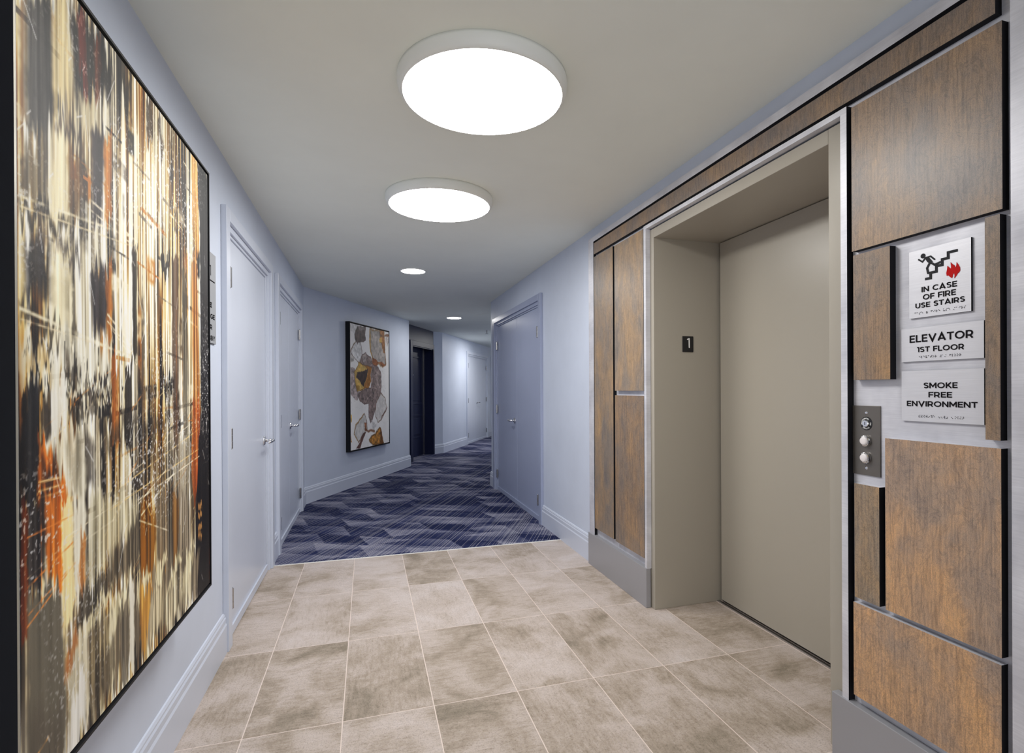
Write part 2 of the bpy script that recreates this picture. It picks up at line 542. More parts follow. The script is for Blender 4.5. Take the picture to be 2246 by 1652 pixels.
# ------------------------------------------------------------------ lettering (geometric sans capitals)
SW = 0.165
def arc(cx, cy, rx, ry, a0, a1, n=18):
    return [(cx + rx * math.cos(math.radians(a0 + (a1 - a0) * i / n)), cy + ry * math.sin(math.radians(a0 + (a1 - a0) * i / n))) for i in range(n + 1)]
def glyph(ch):
    h = SW / 2
    t, m, b = 1 - h, 0.5, h
    G = {
        'I': (0.17, [[(h, 0), (h, 1)]]),
        'E': (0.62, [[(h, 0), (h, 1)], [(h, b), (0.62, b)], [(h, m + .01), (0.56, m + .01)], [(h, t), (0.61, t)]]),
        'F': (0.60, [[(h, 0), (h, 1)], [(h, m - .03), (0.55, m - .03)], [(h, t), (0.61, t)]]),
        'L': (0.58, [[(h, 0), (h, 1)], [(h, b), (0.58, b)]]),
        'T': (0.70, [[(0.35, 0), (0.35, 1)], [(0, t), (0.70, t)]]),
        'N': (0.80, [[(h, 0), (h, 1)], [(h, 0.97), (0.80 - h, 0.03)], [(0.80 - h, 0), (0.80 - h, 1)]]),
        'M': (0.95, [[(h, 0), (h, 1)], [(h, 0.96), (0.475, 0.28), (0.95 - h, 0.96)], [(0.95 - h, 0), (0.95 - h, 1)]]),
        'K': (0.74, [[(h, 0), (h, 1)], [(h, 0.33), (0.66, 0.99)], [(0.30, 0.53), (0.70, 0.01)]]),
        'A': (0.90, [[(0.08, 0), (0.45, 0.96), (0.82, 0)], [(0.20, 0.27), (0.70, 0.27)]]),
        'V': (0.90, [[(0.08, 1), (0.45, 0.04), (0.82, 1)]]),
        'Y': (0.80, [[(0.07, 1), (0.40, 0.42), (0.73, 1)], [(0.40, 0), (0.40, 0.45)]]),
        'W': (1.2, [[(0.07, 1), (0.35, 0.04), (0.60, 0.95), (0.85, 0.04), (1.13, 1)]]),
        'O': (0.98, [arc(0.49, 0.5, 0.49 - h, 0.5 - h, 0, 360, 32)[:-1]]),
        'C': (0.82, [arc(0.49, 0.5, 0.49 - h, 0.5 - h, 48, 312, 26)]),
        'G': (0.84, [arc(0.49, 0.5, 0.49 - h, 0.5 - h, 48, 345, 26) + [(0.84 - h, 0.48), (0.55, 0.48)]]),
        'U': (0.76, [[(h, 1), (h, 0.40)] + arc(0.38, 0.38, 0.38 - h, 0.38 - h, 180, 360, 16) + [(0.76 - h, 0.40), (0.76 - h, 1)]]),
        'S': (0.66, [arc(0.34, 0.735, 0.245, 0.185, 28, 180, 12) + arc(0.34, 0.735, 0.245, 0.21, 188, 255, 6) + arc(0.33, 0.27, 0.25, 0.225, 78, 0, 8) + arc(0.33, 0.268, 0.25, 0.186, -8, -155, 12)]),
        'R': (0.74, [[(h, 0), (h, 1)], [(h, t), (0.38, t)] + arc(0.38, 0.64, 0.25, 0.36 - h, 90, -90, 14) + [(h, 0.28 + h)], [(0.42, 0.33), (0.66, 0.0)]]),
        'P': (0.70, [[(h, 0), (h, 1)], [(h, t), (0.38, t)] + arc(0.38, 0.64, 0.25, 0.36 - h, 90, -90, 14) + [(h, 0.28 + h)]]),
        'B': (0.72, [[(h, 0), (h, 1)], [(h, t), (0.38, t)] + arc(0.38, 0.73, 0.22, 0.27 - h, 90, -90, 12) + [(h, 0.47)], [(h, 0.5), (0.40, 0.5)] + arc(0.40, 0.28, 0.24, 0.28 - h, 90, -90, 12) + [(h, b)]]),
        'D': (0.82, [[(h, 0), (h, 1)], [(h, t), (0.34, t)] + arc(0.34, 0.5, 0.40, 0.5 - h, 90, -90, 18) + [(h, b)]]),
        '1': (0.34, [[(0.26, 0), (0.26, 1)], [(0.0, t), (0.26, t)]]),
        ' ': (0.30, []),
    }
    return G[ch]
def text(bm, string, x0, x1, z0, hgt, y0, y1, sw=None):
    """letters fitted between x0 and x1 on a baseline z0"""
    gap = 0.115
    tot = sum(glyph(c)[0] for c in string) + gap * (len(string) - 1)
    kx = (x1 - x0) / tot
    x = 0
    for ch in string:
        wd, st = glyph(ch)
        for s in st:
            closed = ch == 'O'
            stroke(bm, [(x0 + (x + px) * kx, z0 + pz * hgt) for px, pz in s], SW * (sw or 1) * (kx + hgt) / 2, y0, y1, closed)
        x += wd + gap
    return bm
BR = {c: d for c, d in zip('abcdefghijklmnopqrstuvwxyz', '1 12 14 145 15 124 1245 125 24 245 13 123 134 1345 135 1234 12345 1235 234 2345 136 1236 2456 1346 13456 1356'.split())}
BR.update({'&of': '12356', '&in': '35', '&st': '34', '&en': '26', '&ment': '1345', '#': '3456', ' ': ''})
def braille(bm, cells, x0, x1, zc, y0, y1, flip=False):
    n = len(cells)
    st = (x1 - x0) / n
    d = st * 0.36
    for i, c in enumerate(cells):
        for k in BR[c]:
            k = int(k)
            dx = 0 if k < 4 else d
            dz = -((k - 1) % 3) * d
            px, pz = x0 + i * st + dx + st * .2, zc + d + dz
            if flip: px, pz = x0 + x1 - px, 2 * zc - pz
            disc(bm, px, pz, st * 0.12, y0, y1, 8)
    return bm

# ------------------------------------------------------------------ room shell
solo('floor', FW, 0, 0, 0, box(BM(), -2.2, 3.2, -2.4, 4.247, -0.08, 0), TILE, 'beige stone look tiles with thin pale grout in front of the elevator', 'floor', None, 'structure')
solo('carpet', FW, 0, 5, 0, box(BM(), -2.2, 9.5, 4.247, 20.0, -0.08, 0.004), CARPET, 'navy striped carpet running down the corridor past the tiles', 'carpet', None, 'structure')
solo('trim_1', FW, 0, 4.247, 0, box(BM(), -0.66, 1.545, 4.243, 4.249, -0.01, 0.0055), WHITE, 'thin pale edge strip where tiles meet the navy carpet', 'edge strip', None, 'structure')
solo('ceiling', FW, 0, 0, H, box(BM(), -2.2, 9.5, -2.4, 20.0, H, H + 0.1), CEIL, 'smooth off white painted ceiling over the corridor', 'ceiling', None, 'structure')

bm = BM()
DT = 2.085
for a, b in ((-2.4, 2.985), (4.205, 4.585), (6.075, 6.53)): box(bm, a, b, 0, 0.12, 0, H)
for a, b in ((2.985, 4.205), (4.585, 6.075)): box(bm, a, b, 0, 0.12, DT, H)
solo('wall_left', FL, 0, 0, 0, bm, WALL, 'blue grey painted wall on the left behind the large painting', 'wall', None, 'structure')
solo('wall_angled', FA, 0, 0, 0, box(BM(), -0.1, 2.99, 0, 0.5, 0, H), WALL, 'angled blue grey wall carrying the marble look painting', 'wall', None, 'structure')
bm = BM()
box(bm, 2.99, 3.56, 0.187, 0.36, 0, H); box(bm, 4.61, 4.80, 0.187, 0.36, 0, H); box(bm, 3.56, 4.61, 0.187, 0.36, 2.085, H)
solo('wall_niche', FA, 3.9, 0.2, 0, bm, NAVY, 'dark navy painted recess wall around the navy door', 'wall', None, 'structure')
bm = BM()
prism_z(bm, 0, H, [(4.68, 0.187), (4.86, 0.067), (6.58, 0.067), (6.58, 0.40), (4.68, 0.40)])
for a, b in ((8.44, 8.93), (9.87, 14)): box(bm, a, b, 0.067, 0.3, 0, H)
for a, b in ((6.58, 8.44), (8.93, 9.87)): box(bm, a, b, 0.067, 0.3, DT, H)
solo('wall_far', FA, 6, 0.1, 0, bm, WALL, 'far blue grey wall beyond the navy recess with double doors', 'wall', None, 'structure')
bm = BM()
box(bm, -6.95, -6.68, 0, 0.12, 0, H); box(bm, -4.83, -2.784, 0, 0.12, 0, H)
box(bm, -6.68, -4.83, 0, 0.12, DT, H)
solo('wall_right', FR, -4.8, 0, 0, bm, WALL, 'blue grey painted wall on the right around the double closet door', 'wall', None, 'structure')
solo('wall_right', FR, 0, 0, 0, box(BM(), -1.455, 2.4, 0, 0.12, 0, H), WALL, 'wall on the right behind the elevator signs', 'wall', None, 'structure')
solo('wall_right', FR, -2.1, 0, 2.17, box(BM(), -2.784, -1.455, 0, 0.12, 2.17, H), WALL, 'wall strip above the elevator opening', 'wall', None, 'structure')
FB = Fr(1.55, 6.95, FA.a + math.pi)
solo('wall_return', FB, -4, 0, 0, box(BM(), -9, -0.0, 0.0, 0.12, 0, H), WALL, 'blue grey wall turning the corner beyond the right double door', 'wall', None, 'structure')
solo('wall_end', FA, 13, -1, 0, box(BM(), 13, 13.1, -2.2, 0.5, 0, H), WALL, 'end wall far down the corridor', 'wall', None, 'structure')

# baseboards with two moulded ledges
PROF = [(0, 0), (-0.018, 0), (-0.018, 0.132), (-0.0135, 0.141), (-0.0135, 0.163), (-0.0095, 0.170), (-0.0095, 0.177), (-0.005, 0.186), (0, 0.188)]
def base(name, fr, runs, yoff=0.0, label=None):
    bm = BM()
    for a, b in runs:
        b2 = BM(); prism_s(b2, a, b, [(y + yoff, z) for y, z in PROF])
        me = bpy.data.meshes.new('t'); b2.to_mesh(me); b2.free(); bm.from_mesh(me); bpy.data.meshes.remove(me)
    solo(name, fr, (runs[0][0] + runs[0][1]) / 2, yoff, 0, bm, TRIM, label, 'baseboard', None, 'structure')
base('baseboard_left', FL, [(-2.4, 2.92), (4.27, 4.505), (6.135, 6.46)], 0, 'painted moulded baseboard along the left wall')
base('baseboard_angled', FA, [(-0.005, 3.005)], 0, 'painted moulded baseboard below the marble look painting')
base('baseboard_far', FA, [(4.86, 6.525), (8.49, 8.87), (9.93, 13)], 0.067, 'painted moulded baseboard on the far wall')
base('baseboard_right', FR, [(-4.76, -3.62), (-6.965, -6.755)], 0, 'painted moulded baseboard between elevator surround and right double door')
# splayed return baseboard
bm = BM()
ang = math.atan2(0.067 - 0.187, 4.86 - 4.68)
FS_len = math.hypot(0.18, 0.12)
c0 = FA.matrix(4.68, 0.187, 0)
FSr = Fr(c0.translation.x, c0.translation.y, FA.a + ang)
base('baseboard_niche', FSr, [(0.0, FS_len)], 0, 'short painted baseboard on the splayed end of the navy recess')

# ------------------------------------------------------------------ doors
def hinge(t, leaf, s, z, y, kmat=STEEL):
    bm = BM()
    for k in range(3):
        tube(bm, (s, y, z - 0.05 + k * 0.0335), (s, y, z - 0.05 + k * 0.0335 + 0.0325), 0.0085, seg=12)
    tube(bm, (s, y, z + 0.05), (s, y, z + 0.056), 0.006, 0.003, 12)
    tube(bm, (s, y, z - 0.056), (s, y, z - 0.05), 0.003, 0.006, 12)
    box(bm, s - 0.016, s + 0.016, y + 0.004, y + 0.008, z - 0.05, z + 0.05)
    t.part('hinge', bm, kmat, leaf)

def lever(t, leaf, s, z, y, direction):
    bm = BM()
    lathe_y(bm, s, z, [(0.0, y - 0.013), (0.024, y - 0.013), (0.031, y - 0.009), (0.032, y + 0.001), (0.0, y + 0.001)], 28)
    tube(bm, (s, y - 0.012, z), (s, y - 0.058, z), 0.0115, 0.0095, 16)
    pts = [(s, y - 0.056, z), (s + direction * 0.03, y - 0.064, z + 0.001), (s + direction * 0.08, y - 0.062, z - 0.001), (s + direction * 0.115, y - 0.052, z - 0.005)]
    rr = [0.011, 0.011, 0.0095, 0.008]
    for (p, q, r0, r1) in zip(pts, pts[1:], rr, rr[1:]): tube(bm, p, q, r0, r1, 14)
    bmesh.ops.create_uvsphere(bm, u_segments=12, v_segments=8, radius=0.0115, matrix=Matrix.Translation(pts[0]))
    bmesh.ops.create_uvsphere(bm, u_segments=12, v_segments=8, radius=0.008, matrix=Matrix.Translation(pts[-1]))
    t.part('door_handle', bm, CHROME, leaf, 'chrome lever handle', smooth=True)

def door(name, fr, o0, o1, leaves, label, cat, yw=0.0, hinges=(), handle=None, mat=None, wl=0.13, wr=0.13):
    """o0..o1 clear leaf opening along the wall; stepped casing around it"""
    mat = mat or TRIM
    t = T(name, fr, (o0 + o1) / 2, yw, 0, label, cat, None, 'structure')
    bm = BM()
    lt = 2.035
    steps = [(1.0, 0.45, 0.112, 0.052, -0.026, 0.0), (0.45, 0.2, 0.052, 0.020, -0.009, 0.09), (0.2, 0.03, 0.020, 0.004, 0.003, 0.09)]
    for fo, fi, ho, hi, y0, y1 in steps:
        box(bm, o0 - wl * fo, o0 - wl * fi, yw + y0, yw + y1, 0, lt + ho)
        box(bm, o1 + wr * fi, o1 + wr * fo, yw + y0, yw + y1, 0, lt + ho)
        box(bm, o0 - wl * fi, o1 + wr * fi, yw + y0, yw + y1, lt + hi, lt + ho)
    t.part('door_frame', bm, mat, bevel=0.002)
    for i, (a, b) in enumerate(leaves):
        lf = t.part('door_leaf', box(BM(), a + 0.003, b - 0.003, yw + 0.010, yw + 0.054, 0.012, lt + 0.002), mat, bevel=0.002)
        bm = BM()
        box(bm, a + 0.004, b - 0.004, yw + 0.0, yw + 0.0095, 0.0055, 0.050)
        t.part('door_sweep', bm, mat, lf)
        for (li, s, z) in hinges:
            if li == i: hinge(t, lf, s, z, yw - 0.008)
        if handle and handle[0] == i:
            lever(t, lf, handle[1], handle[2], yw + 0.010, handle[3])
    # dark liner behind the gap and the threshold
    t.part('threshold', box(BM(), o0 - 0.006, o1 + 0.006, yw + 0.004, yw + 0.1, 0.0041, 0.010), EDGE)
    return t

def hz(i, s, zs=(1.825, 1.012, 0.206)): return [(i, s, z) for z in zs]
door('door_1', FL, 3.05, 4.14, [(3.05, 4.14)], 'single pale grey flush door with three hinges, left wall beside the painting', 'door', 0, hz(0, 3.066), (0, 4.065, 0.915, -1))
door('door_2', FL, 4.66, 6.02, [(4.66, 5.32), (5.32, 6.02)], 'pale grey double closet door on the left wall, before the angled corner', 'door', 0, hz(0, 4.676) + hz(1, 6.012), (1, 5.38, 0.935, 1), wl=0.155, wr=0.115)
door('door_3', FR, -6.605, -4.895, [(-6.605, -5.71), (-5.71, -4.895)], 'blue grey double closet door on the right wall past the elevator', 'door', 0, hz(0, -6.60, (1.80, 1.015, 0.21)) + hz(1, -4.911, (1.80, 0.205)), (0, -5.79, 0.912, -1), wl=0.15, wr=0.135, mat=DOORBLUE)
door('door_4', FA, 6.645, 8.375, [(6.645, 7.40), (7.40, 8.375)], 'grey double door under the far downlight at the end of the corridor', 'door', 0.067, hz(0, 6.66) + hz(1, 8.37), (1, 7.47, 0.945, 1), wl=0.12, wr=0.12)
door('door_5', FA, 8.995, 9.805, [(8.995, 9.805)], 'sliver of a pale door just beyond the far double door', 'door', 0.067, hz(0, 9.01), (0, 9.73, 0.945, -1), wl=0.12, wr=0.12)

# navy entry door set deep in the recess
t = T('door_6', FA, 4.08, 0.187, 0, 'dark navy panelled entry door deep in the navy recess', 'door', None, 'structure')
bm = BM()
box(bm, 3.46, 3.56, 0.162, 0.187, 0, 2.135); box(bm, 4.61, 4.665, 0.162, 0.187, 0, 2.135); box(bm, 3.56, 4.61, 0.162, 0.187, 2.045, 2.135)
box(bm, 3.54, 3.575, 0.176, 0.20, 0, 2.06); box(bm, 3.575, 4.60, 0.176, 0.20, 2.028, 2.06)
t.part('door_frame', bm, NAVY, bevel=0.003)
bm = BM()
box(bm, 3.545, 4.615, 0.365, 0.41, 0.012, 2.09)
lf = t.part('door_leaf', bm, NAVY)
for z0, z1 in ((0.99, 1.89), (0.35, 0.80)):
    bm = BM()
    for a, b, c, d in ((3.66, 4.50, z1 - 0.03, z1), (3.66, 4.50, z0, z0 + 0.03), (3.66, 3.69, z0 + 0.03, z1 - 0.03), (4.47, 4.50, z0 + 0.03, z1 - 0.03)):
        box(bm, a, b, 0.353, 0.365, c, d)
    box(bm, 3.73, 4.43, 0.357, 0.365, z0 + 0.07, z1 - 0.07)
    t.part('raised_panel', bm, NAVY, lf, bevel=0.004)
t.part('peephole', lathe_y(BM(), 4.08, 1.54, [(0, 0.357), (0.008, 0.357), (0.012, 0.361), (0.012, 0.366), (0, 0.366)], 16), WHITE, lf, 'pale peephole')
bm = BM(); box(bm, 4.600, 4.612, 0.349, 0.364, 0.012, 2.08)
t.part('weather_strip', bm, STEEL, lf)

# ------------------------------------------------------------------ elevator
t = T('elevator_door', FR, -2.12, 0.43, 0, 'taupe painted elevator door recessed in its metal opening', 'elevator door')
box_l = box(BM(), -2.784, -2.733, 0.001, 0.47, 0, 2.16)
t.part('jamb', box_l, TAUPE, bevel=0.002)
t.part('jamb', box(BM(), -1.515, -1.455, 0.001, 0.47, 0, 2.16), TAUPE, bevel=0.002)
t.part('header', box(BM(), -2.733, -1.515, 0.001, 0.47, 2.108, 2.16), TAUPE, bevel=0.002)
t.part('door_panel', box(BM(), -2.716, -1.50, 0.430, 0.448, 0.016, 2.103), TAUPE)
bm = BM(); box(bm, -2.7325, -1.50, 0.449, 0.468, 0, 2.107)
t.part('shadow_gap', bm, BLACK, label='black plate painted as the shade in the gap around the door panel')  # black sheet stands in for the gap's shade
t.part('sill', box(BM(), -2.7325, -1.516, 0.412, 0.429, 0.0, 0.006), STEEL, label='thin metal sill')

# surround
t = T('elevator_surround', FR, -2.25, 0, 0, 'brushed silver elevator surround clad with stained brown wood panels', 'wall cladding')
Y0 = -0.004
bm = BM()
box(bm, -3.61, -2.795, Y0, 0, 0.0, 2.325); box(bm, -1.41, -0.90, Y0, 0, 0.0, 2.325); box(bm, -2.795, -1.41, Y0, 0, 2.185, 2.325)
t.part('backing', bm, SILVER, label='brushed silver backing board')
bm = BM()   # outer proud border
for q in ((-3.61, -3.522, 0.224, 2.325), (-3.522, -0.934, 2.290, 2.325), (-0.934, -0.904, 0.0, 2.325)):
    box(bm, q[0], q[1], -0.026, Y0, q[2], q[3], mi=1, front=0)
t.part('border_frame', bm, [SILVER, EDGE])
bm = BM()   # frame around the opening
box(bm, -2.795, -2.770, -0.028, 0.0, 0.224, 2.185); box(bm, -1.437, -1.412, -0.028, 0.0, 0.20, 2.185, mi=1, front=0); box(bm, -2.770, -1.437, -0.028, 0.0, 2.165, 2.185)  # right strip's sides coloured black to imitate the shadow in the gap
t.part('opening_frame', bm, [SILVER, EDGE])
t.part('kick_plate', box(BM(), -3.62, -2.770, -0.034, Y0, 0, 0.226), KICK, bevel=0.002)
t.part('kick_plate', box(BM(), -1.475, -0.88, -0.034, Y0, 0, 0.214), KICK, bevel=0.002)
PN = [(-3.507, -3.205, 0.280, 2.178), (-3.180, -2.800, 1.242, 2.173), (-3.180, -2.800, 0.275, 1.213),
      (-3.508, -0.966, 2.197, 2.275),
      (-1.393, -0.951, 1.698, 2.170), (-1.388, -1.258, 1.277, 1.684), (-0.992, -0.957, 1.116, 1.687),
      (-1.276, -0.956, 0.568, 1.096), (-1.387, -1.297, 0.568, 0.940), (-1.392, -0.957, 0.245, 0.550)]
TINT = [(1.04, 1.06, 1.04), (1.22, 1.24, 1.20), (1.0, 0.97, 0.92), (0.98, 0.98, 1.0), (1.0, 1.0, 1.02), (1.05, 1.0, 0.93), (1.0, 0.98, 0.95), (1.72, 1.56, 1.40), (1.25, 1.23, 1.10), (1.72, 1.56, 1.40)]  # light off the floor tinted into lower panels, highlight into a left one
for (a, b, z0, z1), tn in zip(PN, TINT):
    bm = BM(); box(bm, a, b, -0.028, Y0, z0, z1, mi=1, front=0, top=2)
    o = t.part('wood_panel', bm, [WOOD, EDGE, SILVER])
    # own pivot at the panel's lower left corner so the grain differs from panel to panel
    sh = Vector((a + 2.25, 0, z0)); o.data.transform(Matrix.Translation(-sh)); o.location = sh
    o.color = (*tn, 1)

# floor number plate on the left jamb (plate faces the viewer)
FJ = Fr(0, 2.733, 0)
t = T('floor_number_plate', FJ, 1.77, 0, 1.465, 'small black plate with white number 1 on the elevator jamb', 'sign')
t.part('plate', box(BM(), 1.734, 1.806, -0.005, -0.0002, 1.464, 1.555), BLACK, bevel=0.003)
bm = BM()
stroke(bm, [(1.7775, 1.491), (1.7765, 1.541)], 0.0075, -0.0062, -0.005, cap=True)
stroke(bm, [(1.7765, 1.541), (1.766, 1.537)], 0.0065, -0.0062, -0.005, cap=True)
t.part('numeral', bm, WHITE)

# ------------------------------------------------------------------ signs on the surround
def sign(name, s0, s1, z0, z1, label):
    t = T(name, FR, (s0 + s1) / 2, Y0, z0, label, 'sign')
    bm = BM(); box(bm, s0, s1, Y0 - 0.006, Y0, z0, z1, mi=1, front=0)
    t.part('plate', bm, [SIGN, EDGE])
    return t
F0, F1 = Y0 - 0.0071, Y0 - 0.006
t = sign('fire_stairs_sign', -1.2105, -1.0375, 1.455, 1.652, 'upper silver sign with running figure, red flame, IN CASE OF FIRE USE STAIRS')
for s, a, b, z, h in (('IN CASE', 1.1726, 1.0738, 1.5277, .0151), ('OF FIRE', 1.1686, 1.0768, 1.505, .0153), ('USE STAIRS', 1.1911, 1.0533, 1.483, .0144)):
    t.part('lettering', text(BM(), s, -a, -b, z, h, F0, F1), INK)
t.part('braille', braille(BM(), list('case') + [' ', '&of', ' '] + list('fire') + [' '] + list('use') + [' ', '&st'] + list('airs'), -1.1945, -1.049, 1.468, F0, F1), INK)
bm = BM()
disc(bm, -1.1678, 1.6322, 0.0068, F0, F1, 24)
stroke(bm, [(-1.1805, 1.6243), (-1.1698, 1.6155), (-1.1601, 1.6255), (-1.1456, 1.6262), (-1.1346, 1.6150)], 0.0042, F0, F1, cap=True)
poly_y(bm, [(-1.1630, 1.6270), (-1.1530, 1.6275), (-1.1400, 1.6105), (-1.1470, 1.6040), (-1.1560, 1.6130)], F0, F1)
stroke(bm, [(-1.1475, 1.6100), (-1.1345, 1.5996), (-1.1192, 1.6032)], 0.0058, F0, F1, cap=True)
stroke(bm, [(-1.1480, 1.6080), (-1.1561, 1.5945), (-1.1530, 1.5795)], 0.0058, F0, F1, cap=True)
t.part('running_figure', bm, CHARC)
bm = BM()
st = [(-1.1619, 1.5640)]
x, z = -1.1460, 1.5640
for k in range(4):
    st += [(x + k * 0.0164, z + k * 0.0153), (x + k * 0.0164, z + (k + 1) * 0.0153)]
st.append((-1.0714, z + 4 * 0.0153))
stroke(bm, st, 0.0072, F0, F1)
t.part('stairs_pictogram', bm, CHARC)
t.part('flame', poly_y(BM(), [(-1.0870, 1.5520), (-1.0935, 1.5580), (-1.0973, 1.5625), (-1.1005, 1.5605), (-1.1020, 1.5686), (-1.0998, 1.5780), (-1.0987, 1.5886), (-1.0945, 1.5840), (-1.0891, 1.5785), (-1.0890, 1.5860), (-1.0901, 1.5966), (-1.0850, 1.5905), (-1.0795, 1.5855), (-1.0766, 1.5777), (-1.0745, 1.5860), (-1.0741, 1.5930), (-1.0690, 1.5850), (-1.0655, 1.5770), (-1.0651, 1.5685), (-1.0694, 1.5625), (-1.0705, 1.5640), (-1.0740, 1.5575), (-1.0804, 1.5505), (-1.0795, 1.5580), (-1.0810, 1.5660), (-1.0845, 1.5610), (-1.0850, 1.5560)][::-1], F0, F1), RED)
t = sign('elevator_floor_sign', -1.2355, -1.0065, 1.328, 1.4265, 'middle silver sign reading ELEVATOR 1ST FLOOR')
for s, a, b, z, h in (('ELEVATOR', 1.2093, 1.0322, 1.3837, .0212), ('1ST FLOOR', 1.1866, 1.0559, 1.3545, .0149)):
    t.part('lettering', text(BM(), s, -a, -b, z, h, F0, F1), INK)
t.part('braille', braille(BM(), list('elevator') + [' ', '#', 'a', '&st', ' '] + list('floor'), -1.1815, -1.0613, 1.340, F0, F1), INK)
t = sign('smoke_free_sign', -1.2355, -1.0065, 1.152, 1.3005, 'lower silver sign reading SMOKE FREE ENVIRONMENT')
for s, a, b, z, h in (('SMOKE', 1.1674, 1.0733, 1.2493, .0158), ('FREE', 1.1534, 1.088, 1.2230, .0155), ('ENVIRONMENT', 1.2187, 1.0227, 1.1965, .0154)):
    t.part('lettering', text(BM(), s, -a, -b, z, h, F0, F1), INK)
t.part('braille', braille(BM(), list('smoke') + [' '] + list('free') + [' ', '&en'] + list('viro') + ['n', '&ment'], -1.1853, -1.0566, 1.168, F0, F1, True), INK)

# ------------------------------------------------------------------ call panel
t = T('call_panel', FR, -1.36, Y0, 0.968, 'dark bronze elevator call plate with two round white buttons', 'call panel')
pl = t.part('plate', box(BM(), -1.411, -1.3095, Y0 - 0.004, Y0, 0.968, 1.1935), PLATE, bevel=0.001)
yp = Y0 - 0.004
for z in (1.1705, 0.992):
    t.part('screw', lathe_y(BM(), -1.3588, z, [(0, yp - 0.003), (0.003, yp - 0.0028), (0.0055, yp - 0.0005), (0.0055, yp), (0, yp)], 16), CHROME)
ks = t.part('key_switch', lathe_y(BM(), -1.3585, 1.136, [(0, yp - 0.0015), (0.021, yp - 0.0015), (0.022, yp), (0, yp)], 32), BLACK, label='black ring around the key slot')
t.part('key_cylinder', lathe_y(BM(), -1.3585, 1.136, [(0, yp - 0.007), (0.010, yp - 0.007), (0.0115, yp - 0.005), (0.0115, yp - 0.0015), (0, yp - 0.0015)], 24), CHROME, ks)
bm = BM(); box(bm, -1.3597, -1.3573, yp - 0.0074, yp - 0.007, 1.131, 1.141)
t.part('key_slot', bm, BLACK, ks)
def ring_text(bm, s, cx, cz, r, hh, a0, a1, inward=False):
    n = len(s)
    for i, ch in enumerate(s):
        if ch == ' ': continue
        ang = math.radians(a0 + (a1 - a0) * (i + 0.5) / n)
        px, pz = cx + r * math.cos(ang), cz + r * math.sin(ang)
        rot = ang - math.pi / 2 if not inward else ang + math.pi / 2
        wd, st = glyph(ch)
        k = hh
        for sg in st:
            pts = []
            for gx, gz in sg:
                lx, lz = (gx - wd / 2) * k * 0.8, (gz - 0.5) * k
                pts.append((px + lx * math.cos(rot) - lz * math.sin(rot), pz + lx * math.sin(rot) + lz * math.cos(rot)))
            stroke(bm, pts, 0.18 * k, yp - 0.0019, yp - 0.0015, ch == 'O')
bm = BM()
ring_text(bm, 'INDEPENDENT', -1.3585, 1.136, 0.0162, 0.0048, 205, 50)
ring_text(bm, 'ON', -1.3585, 1.136, 0.0162, 0.0048, 15, -20)
ring_text(bm, 'SERVICE', -1.3585, 1.136, 0.0162, 0.0048, 222, 318, True)
t.part('lettering', bm, WHITE, ks)
for z in (1.0795, 1.0248):
    b_ = t.part('call_button', lathe_y(BM(), -1.3595, z, [(0, yp - 0.001), (0.0185, yp - 0.001), (0.0185, yp - 0.006), (0.017, yp - 0.009), (0.0148, yp - 0.010), (0.0148, yp - 0.006)], 32), CHROME, smooth=False)
    t.part('lens', lathe_y(BM(), -1.3595, z, [(0, yp - 0.0152), (0.009, yp - 0.0150), (0.0125, yp - 0.0138), (0.0138, yp - 0.011), (0.0138, yp - 0.002), (0, yp - 0.002)], 32), BUTTON, b_, 'round white lens', smooth=True)

# ------------------------------------------------------------------ directory sign half hidden behind the painting
t = T('directory_sign', FL, 2.62, 0, 1.464, 'grey directory plaque half hidden between large painting and first door', 'sign')
bm = BM(); box(bm, 2.44, 2.792, -0.008, 0, 1.464, 1.865, mi=1, front=0)
t.part('plate', bm, [GREYSIGN, EDGE])
d0, d1 = -0.0088, -0.008
t.part('lettering', text(BM(), 'R', 2.600, 2.668, 1.762, 0.045, d0, d1, 0.6), INK)
t.part('lettering', text(BM(), '1', 2.690, 2.712, 1.762, 0.045, d0, d1, 0.6), INK)
t.part('rule', box(BM(), 2.47, 2.772, d0, d1, 1.738, 1.743), INK)
for s, a, b, z in (('OFFICE', 2.50, 2.722, 1.622), ('LOUNGE', 2.545, 2.768, 1.572), ('NER', 2.62, 2.726, 1.524), ('LOBBY', 2.60, 2.772, 1.476)):
    t.part('lettering', text(BM(), s, a, b, z, 0.021, d0, d1, 1.0), INK)

# ------------------------------------------------------------------ ceiling fittings
def ceiling_light(x, y, label):
    t = T('ceiling_light', FW, x, y, H, label, 'ceiling light', 'round ceiling lights')
    bm = BM()
    lathe_z(bm, x, y, [(0.300, H), (0.3145, H), (0.3155, H - 0.012), (0.3140, H - 0.027), (0.3095, H - 0.040), (0.3030, H - 0.0495), (0.2975, H - 0.0525), (0.2955, H - 0.052), (0.2955, H - 0.040), (0.2955, H)], 96)
    t.part('rim', bm, RIM, smooth=True)
    bm = BM()
    lathe_z(bm, x, y, [(0.0, H - 0.059), (0.14, H - 0.058), (0.24, H - 0.055), (0.285, H - 0.0525), (0.2952, H - 0.0512)], 96)
    t.part('diffuser', bm, DIFF, label='glowing white diffuser', smooth=True)
ceiling_light(0.4223, 2.004, 'large round flush ceiling light nearest the camera, over the elevator')
ceiling_light(0.4205, 3.267, 'second round flush ceiling light, smaller in view, over the carpet edge')
def downlight(x, y, label, mat=None):
    t = T('recessed_downlight', FW, x, y, H, label, 'downlight', 'recessed downlights')
    t.part('trim_ring', lathe_z(BM(), x, y, [(0.125, H), (0.128, H - 0.004), (0.122, H - 0.008), (0.108, H - 0.007), (0.108, H)], 48), WHITE, smooth=True)
    t.part('lens', lathe_z(BM(), x, y, [(0, H - 0.011), (0.06, H - 0.010), (0.1078, H - 0.007)], 48), mat or DOWN, label='glowing white lens')
